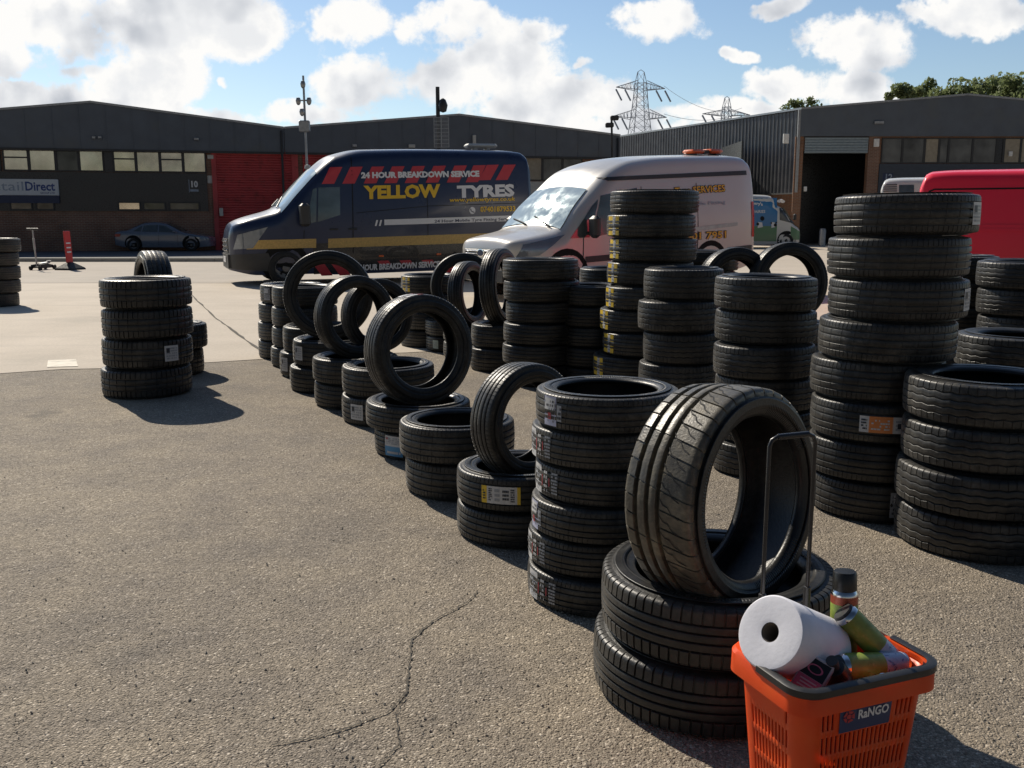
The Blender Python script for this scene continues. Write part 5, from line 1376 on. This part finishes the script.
# telescopic pull handle at the back
inv = mtx(bk).inverted()
bpy.context.view_layer.update()
yb_ = HY + .012; htop = hit(mtx(bk), 788, 436, yb_)[1]
hx0, hx1 = hit(mtx(bk), 766, 520, yb_)[0], hit(mtx(bk), 811, 520, yb_)[0]
tb = MB(); rr_ = .0048
arc = [(hx0, yb_, .46), (hx0, yb_, htop-.02), (hx0+.006, yb_, htop-.006), (hx0+.02, yb_, htop), (hx1-.02, yb_, htop), (hx1-.006, yb_, htop-.006), (hx1, yb_, htop-.02), (hx1, yb_, .46)]
tb.tube(arc, rr_, 10); tb.cyl((hx0+.02, yb_, htop), (hx1-.02, yb_, htop), .0066)
tb.build('pull_handle', M_TUBE, bk, smooth=50)
for x in (hx0, hx1):
    MB().tube([(x, yb_, .12), (x, yb_, .50), (x, yb_, .53), (x, yb_, .531)], [.0085, .0085, .0085, .0055], 12).build('handle_sleeve', M_HANDLE, bk, smooth=50)
for x in (-HX*.6, HX*.6):
    for y in (-HY*.6, HY*.6):
        MB().lathe([(0, -.012), (.024, -.012), (.028, -.008), (.028, .008), (.024, .012), (0, .012)], 20, Matrix.Translation((x, y, .029)) @ Matrix.Rotation(PI/2, 4, 'X')).build('wheel', M_VTYRE, bk, smooth=40)
        MB().box((x, y, .052), (.03, .034, .024)).build('wheel_fork', M_DGREY, bk)
# company label on the face turned towards the camera
M_LABB = mat('label_navy', (.035, .05, .13), .4)
def face_pt(u, t, off): 
    s_ = 1-.20*t; return (u*HX*s_, -HY*s_ - off, ZR-(ZR-ZB)*t)
lp = MB().use(M_LABB); lp.add([face_pt(-.46, .275, .004), face_pt(.38, .275, .004), face_pt(.38, .085, .004), face_pt(-.46, .085, .004)], [(0, 1, 2, 3)])
lp.use(M_WFILM); put_text(lp, 'RaNGO', lambda u, v: face_pt(-.17 + .50*u, .205 - .06*v, .006), .03)
M_LRED = mat('label_red', (.45, .04, .05), .4)
lp.use(M_LRED)
for a0 in range(5):
    a = 2*PI*a0/5; lp.add([face_pt(-.32 + .10*cos(a+d)*k, .176 + .040*sin(a+d)*k, .006) for d, k in ((-.5, 1), (.5, 1), (.5, .55), (-.5, .55))], [(0, 1, 2, 3)])
lp.add([face_pt(-.32 + .04*cos(k*PI/5), .176 + .016*sin(k*PI/5), .006) for k in range(10)], [tuple(range(10))])
lp.build('name_label', parent=bk, fix=False)

# --- things in the basket
def along(a, d): return (Matrix.Translation(a) @ Vector(d).to_track_quat('Z', 'Y').to_matrix().to_4x4())
M_PAPER = mat('paper_towel', (.80, .80, .86), .9, var=.04, scale=30, bump=.06, bscale=90)
M_CARD = mat('cardboard_core', (.22, .19, .16), .9)
ax = Vector((.70, .52, -.46)).normalized(); fc = at_y(769.5, 632, Cb.y-.045)
pm = along(fc, ax)
pr_ = empty('paper_roll', fc, label='big white paper towel roll lying in the orange basket', cat='paper roll'); pr_.rotation_mode = 'QUATERNION'; pr_.rotation_quaternion = ax.to_track_quat('Z', 'Y')
prof = [(.021, .002), (.03, .0008), (.05, .0016), (.066, .0006), (.0755, .0018), (.079, .006), (.0793, .06), (.0788, .13), (.0793, .195), (.0765, .2), (.021, .2)]
MB().lathe(prof, 64).build('paper', M_PAPER, pr_, smooth=40, fix=False)
MB().lathe([(.0205, .004), (.0205, .196), (.0195, .196), (.0195, .004)], 32, closed_prof=True).build('core', M_CARD, pr_, smooth=40)
tl = MB(); a0 = R_(15)
tl.loft([[(.0845*cos(a0+k*.12) + .0, .0845*sin(a0+k*.12), z) for k in range(4)] + [(.0845*cos(a0-.05)+.03, .0845*sin(a0-.05)-.01, z)] for z in (.02, .19)], False, False)
M_CANB = mat('black_can_cap', (.013, .013, .013), .35); M_OLIVE = mat('olive_can_print', (.24, .32, .06), .42, .0, var=.3, scale=25, dirt=(.5, .46, .14), dscale=30); M_CANR = mat('red_can_print', (.38, .09, .05), .3, .3)
M_CANW = mat('pale_can_print', (.50, .52, .62), .3, .2, dirt=(.12, .14, .3), dscale=45, dsharp=(.55, .6))
def can(a, b, r, label, bands, cap=.22):
    a, b = Vector(a), Vector(b); L = (b-a).length
    o = empty('spray_can', a, label=label, cat='spray can', group='spray cans in the orange basket'); o.rotation_mode = 'QUATERNION'; o.rotation_quaternion = (b-a).to_track_quat('Z', 'Y')
    c = L*cap
    MB().lathe([(0, 0), (r*.78, 0), (r*.86, .003), (r*.9, c*.9), (r*.9, c), (0, c)], 30).build('cap', M_CANB, o, smooth=40)
    mb = MB(); mb.use(M_CHROME).lathe([(r*.8, c*.98), (r*.98, c+.006), (r, c+.012)], 30); z = c+.012; tot = L-.008-z
    for f, m in bands:
        mb.use(m).lathe([(r, z), (r, z+tot*f)], 30); z += tot*f
    mb.use(M_CHROME).lathe([(r, z), (r*1.01, z+.004), (r*.95, z+.008), (0, z+.004)], 30)
    mb.build('can_body', parent=o, smooth=40)
    return o
YB = Cb.y
t1 = at_y(845, 571, YB+.10); can(t1, t1 + Vector((.004, -.012, -.215)), .0295, 'upright spray can with black cap and red band at the back', [(.12, M_CANR), (.88, M_OLIVE)], .19)
p, q = at_y(842, 611, YB+.05), at_y(886, 656, YB+.03); can(p, p + (q-p).normalized()*.17, .028, 'slanting olive can with pale printed end, middle of the basket', [(.62, M_OLIVE), (.38, M_CANW)], .03)
p, q = at_y(822, 667, YB-.045), at_y(918, 664, YB+.02); can(p, p + (q-p).normalized()*.205, .0275, 'olive spray can lying level along the basket rim, cap leftwards', [(.62, M_OLIVE), (.38, M_CANW)], .2)
p = at_y(836, 672, YB-.07)
bt = empty('bottle', p, label='plain black bottle lying beneath the level spray can', cat='bottle'); bt.rotation_mode = 'QUATERNION'; bt.rotation_quaternion = Vector((.3, .35, -.6)).to_track_quat('Z', 'Y')
MB().lathe([(0, -.02), (.02, -.018), (.026, 0), (.028, .02), (.028, .14), (0, .145)], 28).build('bottle_body', M_CANB, bt, smooth=40)
MB().lathe([(0, -.045), (.012, -.045), (.012, -.018), (0, -.018)], 20).build('bottle_cap', M_DGREY, bt, smooth=40)
p = at_y(812, 678, YB-.085)
q = Vector((-.35, -.72, .62)).to_track_quat('Z', 'Y')
M_PINK = mat('pink_card', (.50, .12, .20), .5, var=.25, scale=40); M_BOXW = mat('box_side', (.55, .5, .52), .6)
bx_ = empty('small_box', p, label='small pink and black carton leaning by the paper roll', cat='box'); bx_.rotation_mode = 'QUATERNION'; bx_.rotation_quaternion = q @ Quaternion((0, 0, 1), R_(-22))
MB().cbox((0, 0, 0), (.058, .085, .03), .003).build('carton', M_BOXW, bx_)
pn = MB().use(M_PINK); pn.poly([(-.026, -.040, .0158), (.026, -.040, .0158), (.026, -.004, .0158), (-.026, -.004, .0158)]); pn.use(M_CANB); pn.poly([(-.026, -.003, .0158), (.026, -.003, .0158), (.026, .036, .0158), (-.026, .036, .0158)])
pn.use(M_PINK); pn.lathe([(.013, .0165), (.017, .0165)], 20, Matrix.Translation((0, .016, 0)) @ Matrix.Diagonal((1, .6, 1, 1)))
pn.use(M_BOXW)
for k in range(4): pn.box((.0, -.012-.007*k, .0166), (.036-.006*(k % 2), .0028, .0008))
pn.build('printed_front', parent=bx_, fix=False)
p = at_y(852, 684, YB-.085)
sp_ = empty('spanner', p, label='small chrome spanner lying on the basket contents', cat='spanner'); sp_.rotation_euler = (R_(12), R_(-4), R_(12))
mb = MB(); mb.cbox((.03, 0, 0), (.075, .009, .005), .002); mb.lathe([(.006, -.0035), (.012, -.0035), (.012, .0035), (.006, .0035)], 18, Matrix.Translation((.075, 0, 0)), closed_prof=True); mb.lathe([(.006, -.0035), (.0105, -.0035), (.0105, .0035), (.006, .0035)], 18, Matrix.Translation((-.012, 0, 0)), closed_prof=True)
mb.build('spanner_body', M_CHROME, sp_, smooth=40)
# added dark sheet stands in for the shade deep inside the basket
rg = empty('shade_sheet', Cb + Vector((0, 0, ZB)), (0, 0, psi), 'added dark sheet standing in for shade inside the orange basket', 'shade_sheet')
mb = MB(); n = 16; rn = random.Random(3); vs = []
for i in range(n+1):
    for j in range(n+1):
        u, v = i/n*2-1, j/n*2-1; z = .20 + .03*sin(u*7+v*3) + .025*sin(v*9-u*4) - .05*max(abs(u), abs(v))**3; vs.append((u*HX*.84, v*HY*.84, z))
mb.add(vs, [(i*(n+1)+j, (i+1)*(n+1)+j, (i+1)*(n+1)+j+1, i*(n+1)+j+1) for i in range(n) for j in range(n)])
mb.build('shade_surface', mat('basket_shade', (.03, .03, .033), .95, bump=.4), rg, smooth=True)
